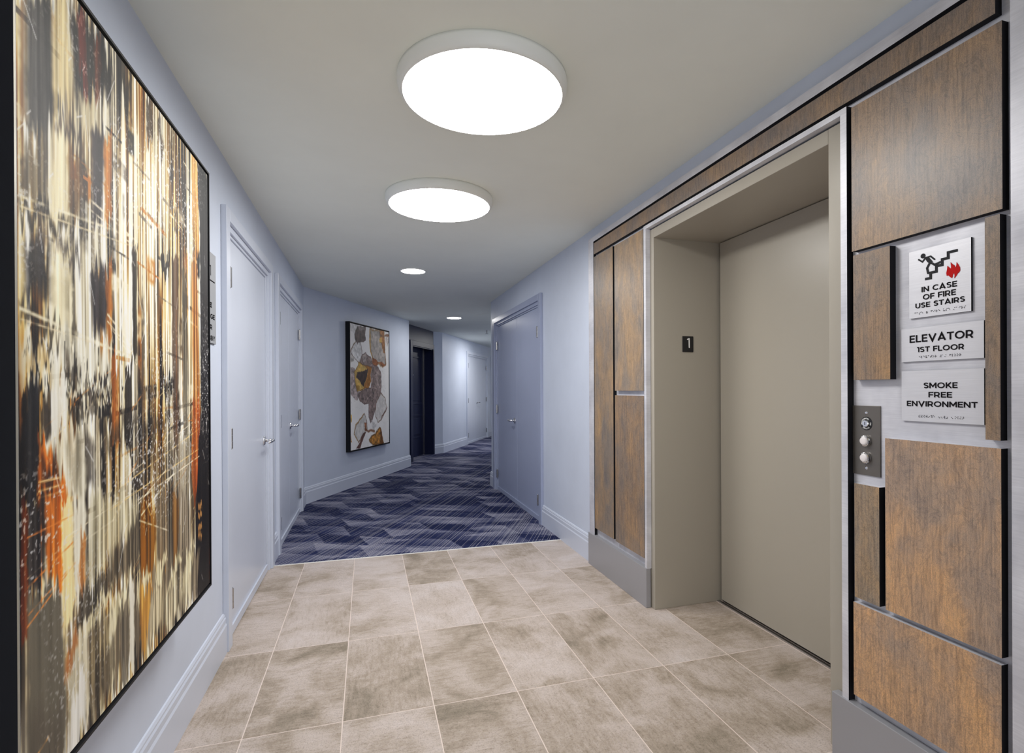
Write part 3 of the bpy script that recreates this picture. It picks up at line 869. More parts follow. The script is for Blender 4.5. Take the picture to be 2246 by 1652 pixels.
downlight(0.427, 5.325, 'small round downlight between second ceiling light and angled wall')
downlight(1.321, 8.588, 'farthest small round downlight, in front of the navy recess')
downlight(2.86, 11.66, 'recessed downlight hidden round the right corner, lighting the far double door', FARDOWN)
t = T('sprinkler_head', FW, 2.19, 10.18, H, 'small ceiling sprinkler head far down the corridor', 'sprinkler')
t.part('escutcheon', lathe_z(BM(), 2.19, 10.18, [(0, H - 0.006), (0.03, H - 0.006), (0.045, H)], 24), WHITE)
t.part('head', tube(tube(BM(), (2.19, 10.18, H - 0.006), (2.19, 10.18, H - 0.07), 0.012, 0.008, 12), (2.19, 10.18, H - 0.07), (2.19, 10.18, H - 0.075), 0.03, 0.03, 16), STEEL)
FP = Fr(1.70, 8.02, 0.40)
t = T('ceiling_access_panel', FP, 0.2, 0, H, 'flush square access panel in the ceiling above the right wall corner', 'access panel')
t.part('panel', box(BM(), 0.0, 0.42, -0.30, 0.30, H - 0.004, H), CEIL, bevel=0.001)

# ------------------------------------------------------------------ paintings
def vnoise(u, v, su, sv, seed):
    r = np.random.RandomState(seed)
    nu, nv = int(su) + 3, int(sv) + 3
    g = r.rand(nv, nu)
    x = u * su; y = v * sv
    xi = np.clip(x.astype(int), 0, nu - 2); yi = np.clip(y.astype(int), 0, nv - 2)
    fx = x - xi; fy = y - yi
    fx = fx * fx * (3 - 2 * fx); fy = fy * fy * (3 - 2 * fy)
    a = g[yi, xi] * (1 - fx) + g[yi, xi + 1] * fx
    b = g[yi + 1, xi] * (1 - fx) + g[yi + 1, xi + 1] * fx
    return a * (1 - fy) + b * fy

def fbm(u, v, su, sv, seed, oct=4):
    t, w, s = 0, 1.0, 0
    for k in range(oct):
        t = t + w * vnoise(u, v, su * 2 ** k, sv * 2 ** k, seed + k); s += w; w *= 0.55
    return t / s

def inside(u, v, poly):
    r = np.zeros(u.shape, bool)
    n = len(poly)
    for i in range(n):
        x0, y0 = poly[i]; x1, y1 = poly[i - 1]
        if y0 == y1: continue
        c = ((y0 > v) != (y1 > v)) & (u < (x1 - x0) * (v - y0) / (y1 - y0) + x0)
        r ^= c
    return r

def edge_d(u, v, poly, closed=True):
    d = np.full(u.shape, 9.0)
    n = len(poly)
    for i in range(n if closed else n - 1):
        x0, y0 = poly[i]; x1, y1 = poly[(i + 1) % n]
        dx, dy = x1 - x0, y1 - y0
        t = np.clip(((u - x0) * dx + (v - y0) * dy) / (dx * dx + dy * dy + 1e-12), 0, 1)
        d = np.minimum(d, np.hypot(u - x0 - t * dx, v - y0 - t * dy))
    return d

def soft(u, v, poly, w):
    d = edge_d(u, v, poly)
    d = np.where(inside(u, v, poly), d, -d)
    return np.clip(d / w + 0.5, 0, 1)

def palette(t, stops):
    xs = [s[0] for s in stops]
    return np.stack([np.interp(t, xs, [s[1][k] for s in stops]) for k in range(3)], -1)

def canvas_mesh(name, t, s0, s1, z0, z1, y, nu, nv, fn, mat, gam=1.0):
    """front sheet of a stretched canvas carrying the print as a colour attribute, plus its side edges"""
    uu, vv = np.meshgrid(np.linspace(0, 1, nu), np.linspace(0, 1, nv))
    col = np.clip(fn(uu, vv), 0, 255) / 255.0
    if gam > 1.15:
        col = 0.45 * col + 0.55 * col * col * (3 - 2 * col)
    col = col ** min(gam, 1.12)
    linc = np.where(col <= 0.04045, col / 12.92, ((col + 0.055) / 1.055) ** 2.4)
    co = np.stack([s0 + uu * (s1 - s0), np.full(uu.shape, y), z0 + vv * (z1 - z0)], -1).reshape(-1, 3)
    idx = np.arange(nu * nv).reshape(nv, nu)
    q = np.stack([idx[:-1, :-1], idx[:-1, 1:], idx[1:, 1:], idx[1:, :-1]], -1).reshape(-1, 4)
    # back corners for depth
    co = np.concatenate([co, [[s0, y + 0.02, z0], [s1, y + 0.02, z0], [s1, y + 0.02, z1], [s0, y + 0.02, z1]]])
    nb = nu * nv
    c4 = [idx[0, 0], idx[0, -1], idx[-1, -1], idx[-1, 0]]
    side = [[c4[1], c4[0], nb, nb + 1], [c4[2], c4[1], nb + 1, nb + 2], [c4[3], c4[2], nb + 2, nb + 3], [c4[0], c4[3], nb + 3, nb]]
    q = np.concatenate([q, np.array(side), [[nb + 1, nb, nb + 3, nb + 2]]])
    co = co + np.array(t.off)
    me = bpy.data.meshes.new(name)
    me.vertices.add(len(co)); me.vertices.foreach_set('co', co.astype(np.float32).ravel())
    me.loops.add(q.size); me.loops.foreach_set('vertex_index', q.astype(np.int32).ravel())
    me.polygons.add(len(q)); me.polygons.foreach_set('loop_start', np.arange(0, q.size, 4, dtype=np.int32))
    me.update(calc_edges=True); me.validate()
    at = me.color_attributes.new('paint', 'FLOAT_COLOR', 'POINT')
    rgba = np.ones((len(co), 4), np.float32) * 0.02
    rgba[:nb, :3] = linc.reshape(-1, 3); rgba[:, 3] = 1
    at.data.foreach_set('color', rgba.ravel())
    me.materials.append(mat)
    o = bpy.data.objects.new(name, me); C.objects.link(o); o.parent = t.o
    return o

def city(u, v):
    R = np.random.RandomState(3)
    st = 0.34 * fbm(u, v, 26, 2.6, 11, 3) + 0.36 * fbm(u, v, 80, 3.0, 23, 3) + 0.30 * fbm(u, v, 200, 4, 37, 1)
    st = (st - 0.5) * 3.1 + 0.60 + 0.35 * (fbm(u, v, 4, 5, 51, 3) - 0.5)
    warm = np.clip((fbm(u, v, 14, 2.5, 71, 3) - 0.38) * 3.0, 0, 1)
    A = palette(st, [(0.0, (24, 22, 22)), (0.22, (62, 50, 40)), (0.38, (126, 88, 48)), (0.52, (188, 142, 78)), (0.66, (226, 202, 146)), (0.82, (243, 230, 194)), (1.0, (250, 246, 232))])
    B = palette(st, [(0.0, (30, 29, 30)), (0.25, (78, 73, 68)), (0.42, (128, 120, 108)), (0.58, (186, 176, 154)), (0.72, (222, 212, 184)), (0.85, (240, 234, 214)), (1.0, (250, 248, 240))])
    c = A * warm[..., None] + B * (1 - warm[..., None])
    sk = fbm(u, v, 120, 5, 91, 3)[..., None]
    def lay(poly, col, al=0.9, w=0.02, streak=0.5, jag=0.012):
        nonlocal c
        sd = int(abs(poly[0][0]) * 9999) % 977
        j = (fbm(u, v, 150, 2, sd, 2) - 0.5) * jag * 6 + (fbm(u, v, 40, 40, sd + 5, 3) - 0.5) * jag
        m = soft(u + (fbm(u, v, 30, 40, sd + 9, 3) - 0.5) * jag, v + j, poly, w * 0.55)[..., None] * al
        tgt = np.array(col, float) * (1 + streak * (sk - 0.5) * 1.6)
        c = c * (1 - m) + tgt * m
    brk = np.clip(fbm(u, v, 50, 50, 411, 3) * 3.2 - 0.9, 0.25, 1)
    def line(p, q, col, wd, al=0.9):
        nonlocal c
        m = (np.clip(1.3 - edge_d(u, v, [p, q], False) / (wd * 0.55), 0, 1) * brk)[..., None] * al
        c = c * (1 - m) + np.array(col, float) * m
    # scattered facade fragments: ledges, window bars, railings
    for k in range(130):
        x0, y0 = R.rand(), 0.30 + 0.68 * R.rand()
        kind = R.rand()
        if kind < 0.40: wd, ht = 0.02 + 0.07 * R.rand(), 0.002 + 0.003 * R.rand()
        elif kind < 0.75: wd, ht = 0.004 + 0.012 * R.rand(), 0.02 + 0.07 * R.rand()
        else: wd, ht = 0.015 + 0.03 * R.rand(), 0.008 + 0.022 * R.rand()
        sl = -0.12 * R.rand() if y0 > 0.5 else 0.1 * R.rand()
        sel = (abs(u - x0) < wd) & (abs(v - y0 - sl * (u - x0)) < ht)
        tone = np.array([(44, 40, 38), (70, 60, 50), (246, 236, 210), (190, 130, 66), (120, 112, 100)][R.randint(5)], float)
        mm = (0.45 + 0.5 * R.rand()) * np.clip(brk[sel], 0.4, 1)[:, None] * np.clip((ht - abs(v[sel] - y0 - sl * (u[sel] - x0))) / ht * 3, 0, 1)[:, None]
        c[sel] = c[sel] * (1 - mm) + tone * mm
    # sweeping pale light trails low in the picture
    for k in range(46):
        x0, y0 = R.rand() * 0.9, 0.10 + 0.34 * R.rand()
        ln = 0.08 + 0.25 * R.rand()
        an = 0.28 + 0.25 * R.rand()
        line((x0, y0), (x0 + ln, y0 + ln * an), [(248, 232, 190), (250, 214, 150), (236, 160, 90)][R.randint(3)], 0.0022 + 0.0015 * R.rand(), 0.55)
    lay([(0.0105, 0.9131), (0.0241, 0.9202), (0.0243, 0.7739), (0.0085, 0.7683)], (120, 90, 60), 0.7, 0.02, 0.5, 0.012)
    lay([(0.0231, 0.9301), (0.0939, 0.9681), (0.0997, 0.8176), (0.0755, 0.7892), (0.0243, 0.7739)], (74, 72, 70), 0.92, 0.03, 0.9, 0.012)
    lay([(0.0938, 0.9624), (0.1449, 0.9834), (0.1578, 0.8512), (0.0998, 0.8233)], (214, 194, 148), 0.8, 0.03, 0.5, 0.012)
    lay([(0.148, 0.991), (0.1822, 1.003), (0.3242, 0.9784), (0.313, 0.9316), (0.1736, 0.8665)], (48, 45, 44), 0.85, 0.03, 0.5, 0.012)
    lay([(0.1756, 0.9903), (0.2019, 1.0082), (0.2169, 0.8995), (0.1998, 0.8824), (0.184, 0.9171)], (116, 52, 38), 0.85, 0.015, 0.5, 0.012)
    lay([(0.2393, 0.9805), (0.2687, 0.981), (0.2672, 0.8931), (0.2413, 0.8865)], (120, 62, 36), 0.6, 0.01, 0.5, 0.012)
    lay([(0.335, 0.9989), (0.3633, 0.9992), (0.4064, 0.9653), (0.3892, 0.9286), (0.3492, 0.9534)], (64, 58, 50), 0.85, 0.02, 0.5, 0.012)
    lay([(0.4914, 1.0032), (0.525, 1.0051), (0.5351, 0.9372), (0.4949, 0.9074)], (70, 60, 50), 0.75, 0.015, 0.5, 0.012)
    lay([(0.5631, 0.9979), (0.5846, 0.9974), (0.6087, 0.9359), (0.5769, 0.9256)], (70, 60, 50), 0.7, 0.015, 0.5, 0.012)
    lay([(0.0996, 0.809), (0.1452, 0.8135), (0.1463, 0.6974), (0.0766, 0.6868)], (248, 232, 190), 0.9, 0.05, 0.3, 0.012)
    lay([(0.0997, 0.8164), (0.1306, 0.8243), (0.1955, 0.8217), (0.1854, 0.8071), (0.1133, 0.8082)], (80, 72, 70), 0.8, 0.03, 0.5, 0.012)
    lay([(0.1767, 0.8634), (0.2542, 0.8934), (0.259, 0.8533), (0.1842, 0.8271)], (200, 190, 162), 0.75, 0.03, 0.5, 0.012)
    lay([(0.2263, 0.8386), (0.2818, 0.8565), (0.2728, 0.7805), (0.2641, 0.7178), (0.2313, 0.7169)], (62, 56, 60), 0.88, 0.025, 0.5, 0.012)
    lay([(0.2779, 0.8497), (0.3138, 0.8619), (0.3074, 0.7345), (0.2775, 0.7222)], (196, 128, 54), 0.8, 0.015, 0.5, 0.012)
    lay([(0.015, 0.7603), (0.0727, 0.77), (0.064, 0.6976), (0.0118, 0.687)], (110, 96, 72), 0.75, 0.04, 0.5, 0.012)
    lay([(0.1447, 0.7865), (0.1886, 0.8006), (0.1775, 0.7107), (0.1434, 0.7026)], (120, 88, 50), 0.7, 0.02, 0.5, 0.012)
    lay([(0.0073, 0.6859), (0.0741, 0.6946), (0.1432, 0.6847), (0.143, 0.6775), (0.0071, 0.6694)], (60, 54, 46), 0.8, 0.02, 0.5, 0.012)
    line((0.0074, 0.691), (0.409, 0.7275), (250, 240, 210), 0.004, 0.8)
    line((0.0072, 0.6797), (0.4087, 0.7123), (240, 225, 190), 0.003, 0.7)
    line((0.2247, 0.7412), (0.4335, 0.7248), (250, 240, 215), 0.004, 0.8)
    line((0.2244, 0.727), (0.4333, 0.7132), (250, 240, 215), 0.003, 0.8)
    lay([(0.0189, 0.6342), (0.0892, 0.6504), (0.0726, 0.5919), (0.0145, 0.5635)], (66, 64, 66), 0.85, 0.04, 0.9, 0.012)
    lay([(0.0973, 0.6577), (0.1579, 0.6637), (0.1438, 0.5357), (0.077, 0.5369)], (246, 232, 194), 0.85, 0.05, 0.3, 0.012)
    lay([(0.1001, 0.6593), (0.1862, 0.6568), (0.1827, 0.6375), (0.1137, 0.6459)], (76, 70, 70), 0.75, 0.03, 0.5, 0.012)
    lay([(0.2195, 0.6371), (0.29, 0.655), (0.2889, 0.5932), (0.2763, 0.543), (0.2319, 0.5447)], (58, 53, 56), 0.9, 0.025, 0.5, 0.012)
    lay([(0.2821, 0.6537), (0.3122, 0.6586), (0.308, 0.5395), (0.284, 0.538)], (196, 126, 52), 0.8, 0.015, 0.5, 0.012)
    lay([(0.0056, 0.5574), (0.0852, 0.5599), (0.1747, 0.5408), (0.1559, 0.5353), (0.0053, 0.5409)], (70, 64, 56), 0.75, 0.02, 0.5, 0.012)
    line((0.0057, 0.5645), (0.4296, 0.5235), (250, 240, 210), 0.005, 0.8)
    line((0.0077, 0.5524), (0.4052, 0.5301), (235, 220, 190), 0.003, 0.7)
    line((0.2888, 0.5863), (0.4299, 0.539), (252, 242, 215), 0.004, 0.8)
    line((0.2886, 0.576), (0.4296, 0.5274), (252, 242, 215), 0.003, 0.8)
    line((0.3044, 0.567), (0.4294, 0.5158), (252, 242, 215), 0.003, 0.8)
    lay([(0.0052, 0.5343), (0.0981, 0.5327), (0.2959, 0.5422), (0.3051, 0.4906), (0.1402, 0.4938), (0.0046, 0.4856)], (232, 226, 206), 0.78, 0.03, 0.35, 0.012)
    lay([(0.0141, 0.5349), (0.0782, 0.5314), (0.0925, 0.5182), (0.0232, 0.5304)], (44, 40, 38), 0.75, 0.015, 0.5, 0.012)
    lay([(0.0228, 0.5068), (0.0871, 0.5095), (0.0867, 0.487), (0.0225, 0.4859)], (204, 176, 128), 0.7, 0.02, 0.5, 0.012)
    line((0.1621, 0.5399), (0.1615, 0.4973), (50, 46, 44), 0.003, 0.9)
    line((0.1291, 0.5347), (0.1282, 0.4788), (60, 56, 54), 0.003, 0.9)
    line((0.2498, 0.5327), (0.2494, 0.5095), (60, 56, 50), 0.006, 0.8)
    lay([(0.1285, 0.4965), (0.1836, 0.4923), (0.1833, 0.4749), (0.1282, 0.4783)], (96, 92, 86), 0.85, 0.008, 0.5, 0.012)
    lay([(0.1967, 0.4901), (0.3112, 0.4907), (0.3068, 0.4725), (0.1997, 0.475)], (66, 60, 58), 0.85, 0.01, 0.5, 0.012)
    lay([(0.0226, 0.487), (0.084, 0.4847), (0.0839, 0.4757), (0.0224, 0.4775)], (34, 32, 32), 0.85, 0.01, 0.5, 0.012)
    lay([(0.111, 0.4747), (0.315, 0.4711), (0.3065, 0.4572), (0.1251, 0.463)], (240, 234, 212), 0.85, 0.01, 0.2, 0.012)
    lay([(0.1352, 0.4606), (0.3575, 0.4551), (0.353, 0.4479), (0.1351, 0.4546)], (46, 42, 40), 0.85, 0.006, 0.5, 0.012)
    lay([(0.1395, 0.4534), (0.2411, 0.4488), (0.2406, 0.4206), (0.1421, 0.4271)], (92, 86, 78), 0.75, 0.01, 1.0, 0.012)
    lay([(0.0866, 0.4757), (0.134, 0.4748), (0.133, 0.4139), (0.0857, 0.4196)], (240, 235, 220), 0.85, 0.01, 0.2, 0.012)
    lay([(0.0066, 0.4754), (0.0201, 0.4754), (0.0205, 0.3398), (0.0048, 0.3422)], (26, 22, 20), 0.9, 0.01, 0.5, 0.012)
    lay([(0.019, 0.478), (0.0534, 0.4783), (0.0512, 0.3296), (0.017, 0.3351)], (54, 53, 56), 0.92, 0.015, 0.5, 0.012)
    lay([(0.0532, 0.4648), (0.0837, 0.4634), (0.0857, 0.4196), (0.0549, 0.4159)], (70, 64, 58), 0.8, 0.01, 1.0, 0.012)
    lay([(0.2409, 0.4403), (0.3354, 0.4375), (0.3038, 0.4211), (0.2461, 0.4237)], (60, 56, 52), 0.75, 0.02, 0.5, 0.012)
    lay([(0.3014, 0.5113), (0.3411, 0.5127), (0.3386, 0.3801), (0.3052, 0.3828)], (170, 106, 46), 0.75, 0.01, 0.5, 0.012)
    lay([(0.3631, 0.5135), (0.4049, 0.5149), (0.3974, 0.3755), (0.365, 0.3781)], (52, 46, 40), 0.85, 0.01, 0.5, 0.012)
    lay([(0.4087, 0.7123), (0.4384, 0.7181), (0.4297, 0.5312), (0.41, 0.5303)], (50, 44, 38), 0.8, 0.008, 0.5, 0.012)
    lay([(0.5819, 0.7286), (0.6441, 0.7344), (0.6434, 0.7037), (0.5875, 0.6949)], (46, 42, 40), 0.8, 0.006, 0.5, 0.012)
    lay([(0.5831, 0.4969), (0.6733, 0.4912), (0.6655, 0.4599), (0.5887, 0.4623)], (46, 42, 40), 0.85, 0.006, 0.5, 0.012)
    lay([(0.658, 0.7424), (0.7157, 0.7434), (0.7061, 0.3373), (0.6628, 0.3411)], (70, 50, 36), 0.7, 0.012, 0.5, 0.012)
    lay([(0.7381, 0.7281), (0.7857, 0.726), (0.7852, 0.37), (0.7456, 0.3918)], (110, 104, 92), 0.75, 0.015, 0.5, 0.012)
    lay([(0.826, 1.0008), (0.893, 1.0063), (0.9059, 0.7874), (0.8469, 0.7972)], (206, 150, 84), 0.75, 0.01, 0.5, 0.012)
    lay([(0.8289, 0.7734), (0.8826, 0.7832), (0.9107, 0.426), (0.8376, 0.428)], (190, 124, 60), 0.65, 0.012, 0.5, 0.012)
    lay([(0.8884, 1.007), (1.0175, 1.02), (1.0115, 0.4234), (0.9154, 0.4259), (0.9124, 0.8525)], (46, 43, 44), 0.93, 0.012, 0.8, 0.012)
    lay([(0.9112, 0.4473), (1.0503, 0.4454), (1.0425, -0.0247), (0.8443, 0.0011), (0.869, 0.2606)], (34, 26, 22), 0.93, 0.015, 0.5, 0.012)
    lay([(0.8294, 0.4485), (0.9109, 0.4367), (0.8787, 0.2804), (0.8494, 0.2013), (0.8167, 0.2873)], (176, 96, 40), 0.75, 0.012, 0.5, 0.012)
    lay([(1.0084, 0.3109), (1.052, 0.3071), (1.0427, -0.019), (0.9994, -0.0111)], (196, 92, 32), 0.8, 0.006, 0.5, 0.012)
    lay([(0.065, 0.418), (0.2282, 0.4277), (0.2363, 0.3783), (0.1839, 0.3145), (0.1407, 0.3361)], (238, 230, 206), 0.82, 0.02, 0.35, 0.012)
    lay([(0.1242, 0.4086), (0.1854, 0.4046), (0.1778, 0.334), (0.1379, 0.3513)], (160, 150, 130), 0.5, 0.03, 0.9, 0.012)
    lay([(0.1953, 0.4071), (0.2332, 0.4112), (0.2285, 0.3401), (0.1975, 0.3376)], (64, 60, 58), 0.7, 0.03, 0.8, 0.012)
    lay([(0.246, 0.4204), (0.6304, 0.4289), (0.6365, 0.4018), (0.2641, 0.3927)], (70, 64, 56), 0.6, 0.03, 0.9, 0.012)
    lay([(0.4266, 0.3733), (0.8188, 0.3729), (0.8157, 0.2471), (0.4249, 0.285)], (120, 110, 94), 0.5, 0.04, 1.0, 0.012)
    lay([(0.0525, 0.4187), (0.0675, 0.4151), (0.1406, 0.3301), (0.1507, 0.2113), (0.0776, 0.2295), (0.0513, 0.335)], (188, 106, 42), 0.88, 0.015, 0.9, 0.012)
    lay([(0.057, 0.3885), (0.0933, 0.388), (0.1064, 0.3552), (0.0628, 0.3551)], (54, 48, 48), 0.75, 0.03, 0.5, 0.012)
    lay([(0.0206, 0.345), (0.0689, 0.3378), (0.0673, 0.2334), (0.0191, 0.2409)], (56, 54, 58), 0.85, 0.02, 0.5, 0.012)
    lay([(0.0048, 0.3422), (0.0205, 0.3398), (0.0207, 0.1883), (0.0027, 0.1942)], (120, 58, 26), 0.8, 0.008, 0.5, 0.012)
    lay([(0.1145, 0.3333), (0.1527, 0.3314), (0.1539, 0.2165), (0.1658, 0.1829), (0.1174, 0.1561)], (252, 228, 172), 0.93, 0.012, 0.2, 0.012)
    lay([(0.1496, 0.3318), (0.194, 0.3318), (0.1996, 0.2616), (0.1852, 0.1959), (0.1627, 0.1838)], (242, 234, 212), 0.9, 0.02, 0.2, 0.012)
    lay([(0.1769, 0.2785), (0.1963, 0.2685), (0.1919, 0.2004), (0.1688, 0.1759)], (176, 104, 44), 0.7, 0.012, 0.5, 0.012)
    lay([(0.2108, 0.3231), (0.4251, 0.2965), (0.4393, 0.2517), (0.2901, 0.2157), (0.1983, 0.1861)], (200, 190, 160), 0.75, 0.03, 0.8, 0.012)
    lay([(0.0191, 0.243), (0.11, 0.2232), (0.1203, 0.1575), (0.1283, 0.1114), (0.1237, 0.0064), (0.0163, 0.0389)], (116, 111, 100), 0.97, 0.02, 0.12, 0.012)
    lay([(0.0194, 0.1), (0.1217, 0.0612), (0.1176, -0.0185), (0.0185, 0.0326)], (104, 97, 88), 0.7, 0.08, 0.1, 0.012)
    lay([(0.4447, 0.2679), (0.4382, 0.1974), (0.2815, 0.1767), (0.168, 0.1271), (0.1595, 0.1786), (0.29, 0.2122)], (92, 86, 76), 0.9, 0.02, 0.6, 0.012)
    lay([(0.2824, 0.2276), (0.4392, 0.2439), (0.4323, 0.1523), (0.2892, 0.1678)], (120, 110, 94), 0.6, 0.03, 0.9, 0.012)
    lay([(0.4502, 0.2828), (0.5103, 0.3051), (0.5371, 0.2012), (0.5182, 0.1372), (0.4374, 0.1572)], (132, 90, 30), 0.9, 0.012, 0.7, 0.012)
    lay([(0.5389, 0.2848), (0.7348, 0.2677), (0.8146, 0.2069), (0.7943, 0.0708), (0.5355, 0.1279)], (120, 110, 96), 0.75, 0.03, 1.1, 0.012)
    lay([(0.6541, 0.2691), (0.7043, 0.2623), (0.6932, 0.1051), (0.6575, 0.1136)], (150, 104, 48), 0.6, 0.01, 0.5, 0.012)
    lay([(0.1348, 0.1504), (0.4475, 0.1484), (0.9021, 0.1027), (0.8533, 0.0027), (0.3954, 0.0263), (0.1329, 0.0327)], (128, 118, 102), 0.88, 0.02, 0.8, 0.012)
    lay([(0.3013, 0.1714), (0.2813, 0.1631), (0.1774, 0.1115), (0.1492, 0.1125), (0.2079, 0.1516)], (96, 88, 78), 0.8, 0.015, 0.5, 0.012)
    lay([(0.2737, 0.1747), (0.3095, 0.1721), (0.1741, 0.1096), (0.1618, 0.1292)], (226, 214, 178), 0.85, 0.012, 0.5, 0.012)
    lay([(0.3656, 0.1691), (0.4126, 0.1618), (0.3786, 0.1288), (0.2801, 0.0953), (0.2651, 0.1206)], (226, 214, 178), 0.85, 0.012, 0.5, 0.012)
    lay([(0.4375, 0.1587), (0.5015, 0.1528), (0.4788, 0.1245), (0.4212, 0.1013), (0.422, 0.1395)], (226, 214, 178), 0.85, 0.012, 0.5, 0.012)
    lay([(0.5479, 0.1501), (0.6172, 0.1411), (0.5591, 0.1032), (0.5233, 0.1044)], (226, 214, 178), 0.85, 0.012, 0.5, 0.012)
    lay([(0.6722, 0.1359), (0.7315, 0.1303), (0.6429, 0.081), (0.5958, 0.0585)], (226, 214, 178), 0.85, 0.012, 0.5, 0.012)
    lay([(0.7791, 0.1259), (0.8472, 0.1154), (0.7774, 0.0553), (0.7066, 0.0453)], (226, 214, 178), 0.85, 0.012, 0.5, 0.012)
    lay([(0.4421, 0.1342), (0.5181, 0.1306), (0.5001, 0.0862), (0.4498, 0.0065), (0.4353, 0.0506)], (190, 138, 62), 0.75, 0.012, 0.6, 0.012)
    lay([(0.2808, 0.136), (0.3135, 0.1612), (0.3112, 0.0358), (0.2868, 0.0314)], (238, 226, 192), 0.85, 0.015, 0.4, 0.012)
    lay([(0.3836, 0.1497), (0.4076, 0.1585), (0.4045, 0.0002), (0.3808, 0.0018)], (248, 242, 224), 0.85, 0.008, 0.2, 0.012)
    lay([(0.3342, 0.1413), (0.3789, 0.1435), (0.3716, 0.0054), (0.3361, 0.012)], (96, 90, 80), 0.75, 0.012, 0.7, 0.012)
    lay([(0.1344, 0.1268), (0.1651, 0.1434), (0.1977, 0.1484), (0.2126, 0.0221), (0.1323, -0.0084)], (222, 212, 186), 0.85, 0.015, 0.4, 0.012)
    lay([(0.1486, 0.0797), (0.1899, 0.082), (0.1954, 0.0106), (0.1178, -0.007)], (242, 238, 228), 0.9, 0.02, 0.2, 0.012)
    lay([(0.1287, 0.1406), (0.159, 0.1484), (0.1679, 0.121), (0.1224, 0.1077)], (176, 110, 60), 0.7, 0.02, 0.5, 0.012)
    lay([(0.2075, 0.1263), (0.2886, 0.1336), (0.2868, 0.0314), (0.2125, 0.0158)], (150, 136, 108), 0.75, 0.02, 0.9, 0.012)
    lay([(0.224, 0.0755), (0.3081, 0.0928), (0.3195, 0.0326), (0.2194, 0.0128)], (92, 84, 72), 0.6, 0.02, 0.7, 0.012)
    lay([(0.5005, 0.1024), (0.8116, 0.0867), (0.8099, 0.0167), (0.4989, 0.0295)], (214, 202, 170), 0.55, 0.03, 1.1, 0.012)
    line((0.0192, 0.2461), (0.1517, 0.2713), (232, 150, 84), 0.003, 0.85)
    line((0.0185, 0.2015), (0.1589, 0.2425), (232, 150, 84), 0.003, 0.85)
    line((0.021, 0.2143), (0.1362, 0.2389), (232, 150, 84), 0.0025, 0.7)
    line((0.0552, 0.3507), (0.057, 0.2198), (236, 140, 70), 0.0025, 0.8)
    line((0.02, 0.3033), (0.1523, 0.3073), (232, 150, 84), 0.0025, 0.7)
    line((0.0505, 0.3632), (0.1235, 0.3613), (250, 214, 160), 0.003, 0.8)
    line((0.0503, 0.3524), (0.1233, 0.3519), (250, 214, 160), 0.003, 0.8)
    line((0.0502, 0.3449), (0.1232, 0.3426), (250, 214, 160), 0.003, 0.7)
    line((0.0398, 0.043), (0.0724, 0.0503), (240, 180, 110), 0.004, 0.8)
    line((0.1369, 0.2832), (0.4252, 0.3041), (250, 240, 215), 0.002, 0.7)
    line((0.2914, 0.291), (0.8894, 0.3371), (248, 214, 150), 0.0025, 0.8)
    line((0.3121, 0.3157), (0.9001, 0.3839), (248, 214, 150), 0.0025, 0.8)
    line((0.3333, 0.3271), (0.8637, 0.4065), (250, 240, 215), 0.002, 0.7)
    line((0.4249, 0.285), (0.8984, 0.3205), (250, 240, 215), 0.003, 0.8)
    line((0.4497, 0.2577), (0.6619, 0.3046), (250, 240, 215), 0.004, 0.8)
    line((0.4247, 0.2773), (0.6113, 0.3191), (250, 240, 215), 0.003, 0.8)
    line((0.4393, 0.2501), (0.6252, 0.1981), (250, 240, 215), 0.003, 0.7)
    line((0.4765, 0.2773), (0.5035, 0.2488), (248, 200, 120), 0.003, 0.8)
    line((0.0193, 0.2565), (0.1834, 0.2835), (250, 220, 180), 0.002, 0.5)
    line((0.1831, 0.2649), (0.3114, 0.2738), (250, 240, 215), 0.003, 0.6)
    lay([(0.8769, 0.2126), (0.9146, 0.2122), (0.919, 0.1987), (0.8812, 0.1983)], (206, 160, 104), 0.8, 0.005, 0.2, 0.004)
    lay([(0.8763, 0.1897), (0.9139, 0.1888), (0.9184, 0.1753), (0.8806, 0.1754)], (206, 160, 104), 0.8, 0.005, 0.2, 0.004)
    lay([(0.8757, 0.1668), (0.9133, 0.1654), (0.9178, 0.1518), (0.88, 0.1524)], (206, 160, 104), 0.8, 0.005, 0.2, 0.004)
    lay([(0.8751, 0.1439), (0.9127, 0.1421), (0.9171, 0.1284), (0.8794, 0.1295)], (206, 160, 104), 0.8, 0.005, 0.2, 0.004)
    line((0.1395, 0.451), (0.1391, 0.4284), (52, 48, 46), 0.0022, 0.85)
    line((0.1473, 0.4508), (0.1469, 0.4281), (232, 226, 208), 0.0022, 0.85)
    line((0.1552, 0.4507), (0.1548, 0.4277), (52, 48, 46), 0.0022, 0.85)
    line((0.1632, 0.4505), (0.1628, 0.4274), (232, 226, 208), 0.0022, 0.85)
    line((0.1713, 0.4503), (0.171, 0.427), (52, 48, 46), 0.0022, 0.85)
    line((0.1796, 0.4501), (0.1793, 0.4266), (232, 226, 208), 0.0022, 0.85)
    line((0.1881, 0.45), (0.1877, 0.4263), (52, 48, 46), 0.0022, 0.85)
    line((0.1967, 0.4498), (0.1963, 0.4259), (232, 226, 208), 0.0022, 0.85)
    line((0.2054, 0.4496), (0.205, 0.4255), (52, 48, 46), 0.0022, 0.85)
    line((0.2142, 0.4494), (0.2138, 0.4251), (232, 226, 208), 0.0022, 0.85)
    line((0.2233, 0.4492), (0.2229, 0.4247), (52, 48, 46), 0.0022, 0.85)
    line((0.2324, 0.449), (0.232, 0.4243), (232, 226, 208), 0.0022, 0.85)
    line((0.3391, 0.8705), (0.3355, 0.4411), (244, 226, 180), 0.004, 0.75)
    line((0.4352, 0.8104), (0.4314, 0.3613), (246, 232, 196), 0.004, 0.75)
    line((0.4669, 0.8505), (0.4638, 0.4377), (90, 70, 48), 0.004, 0.75)
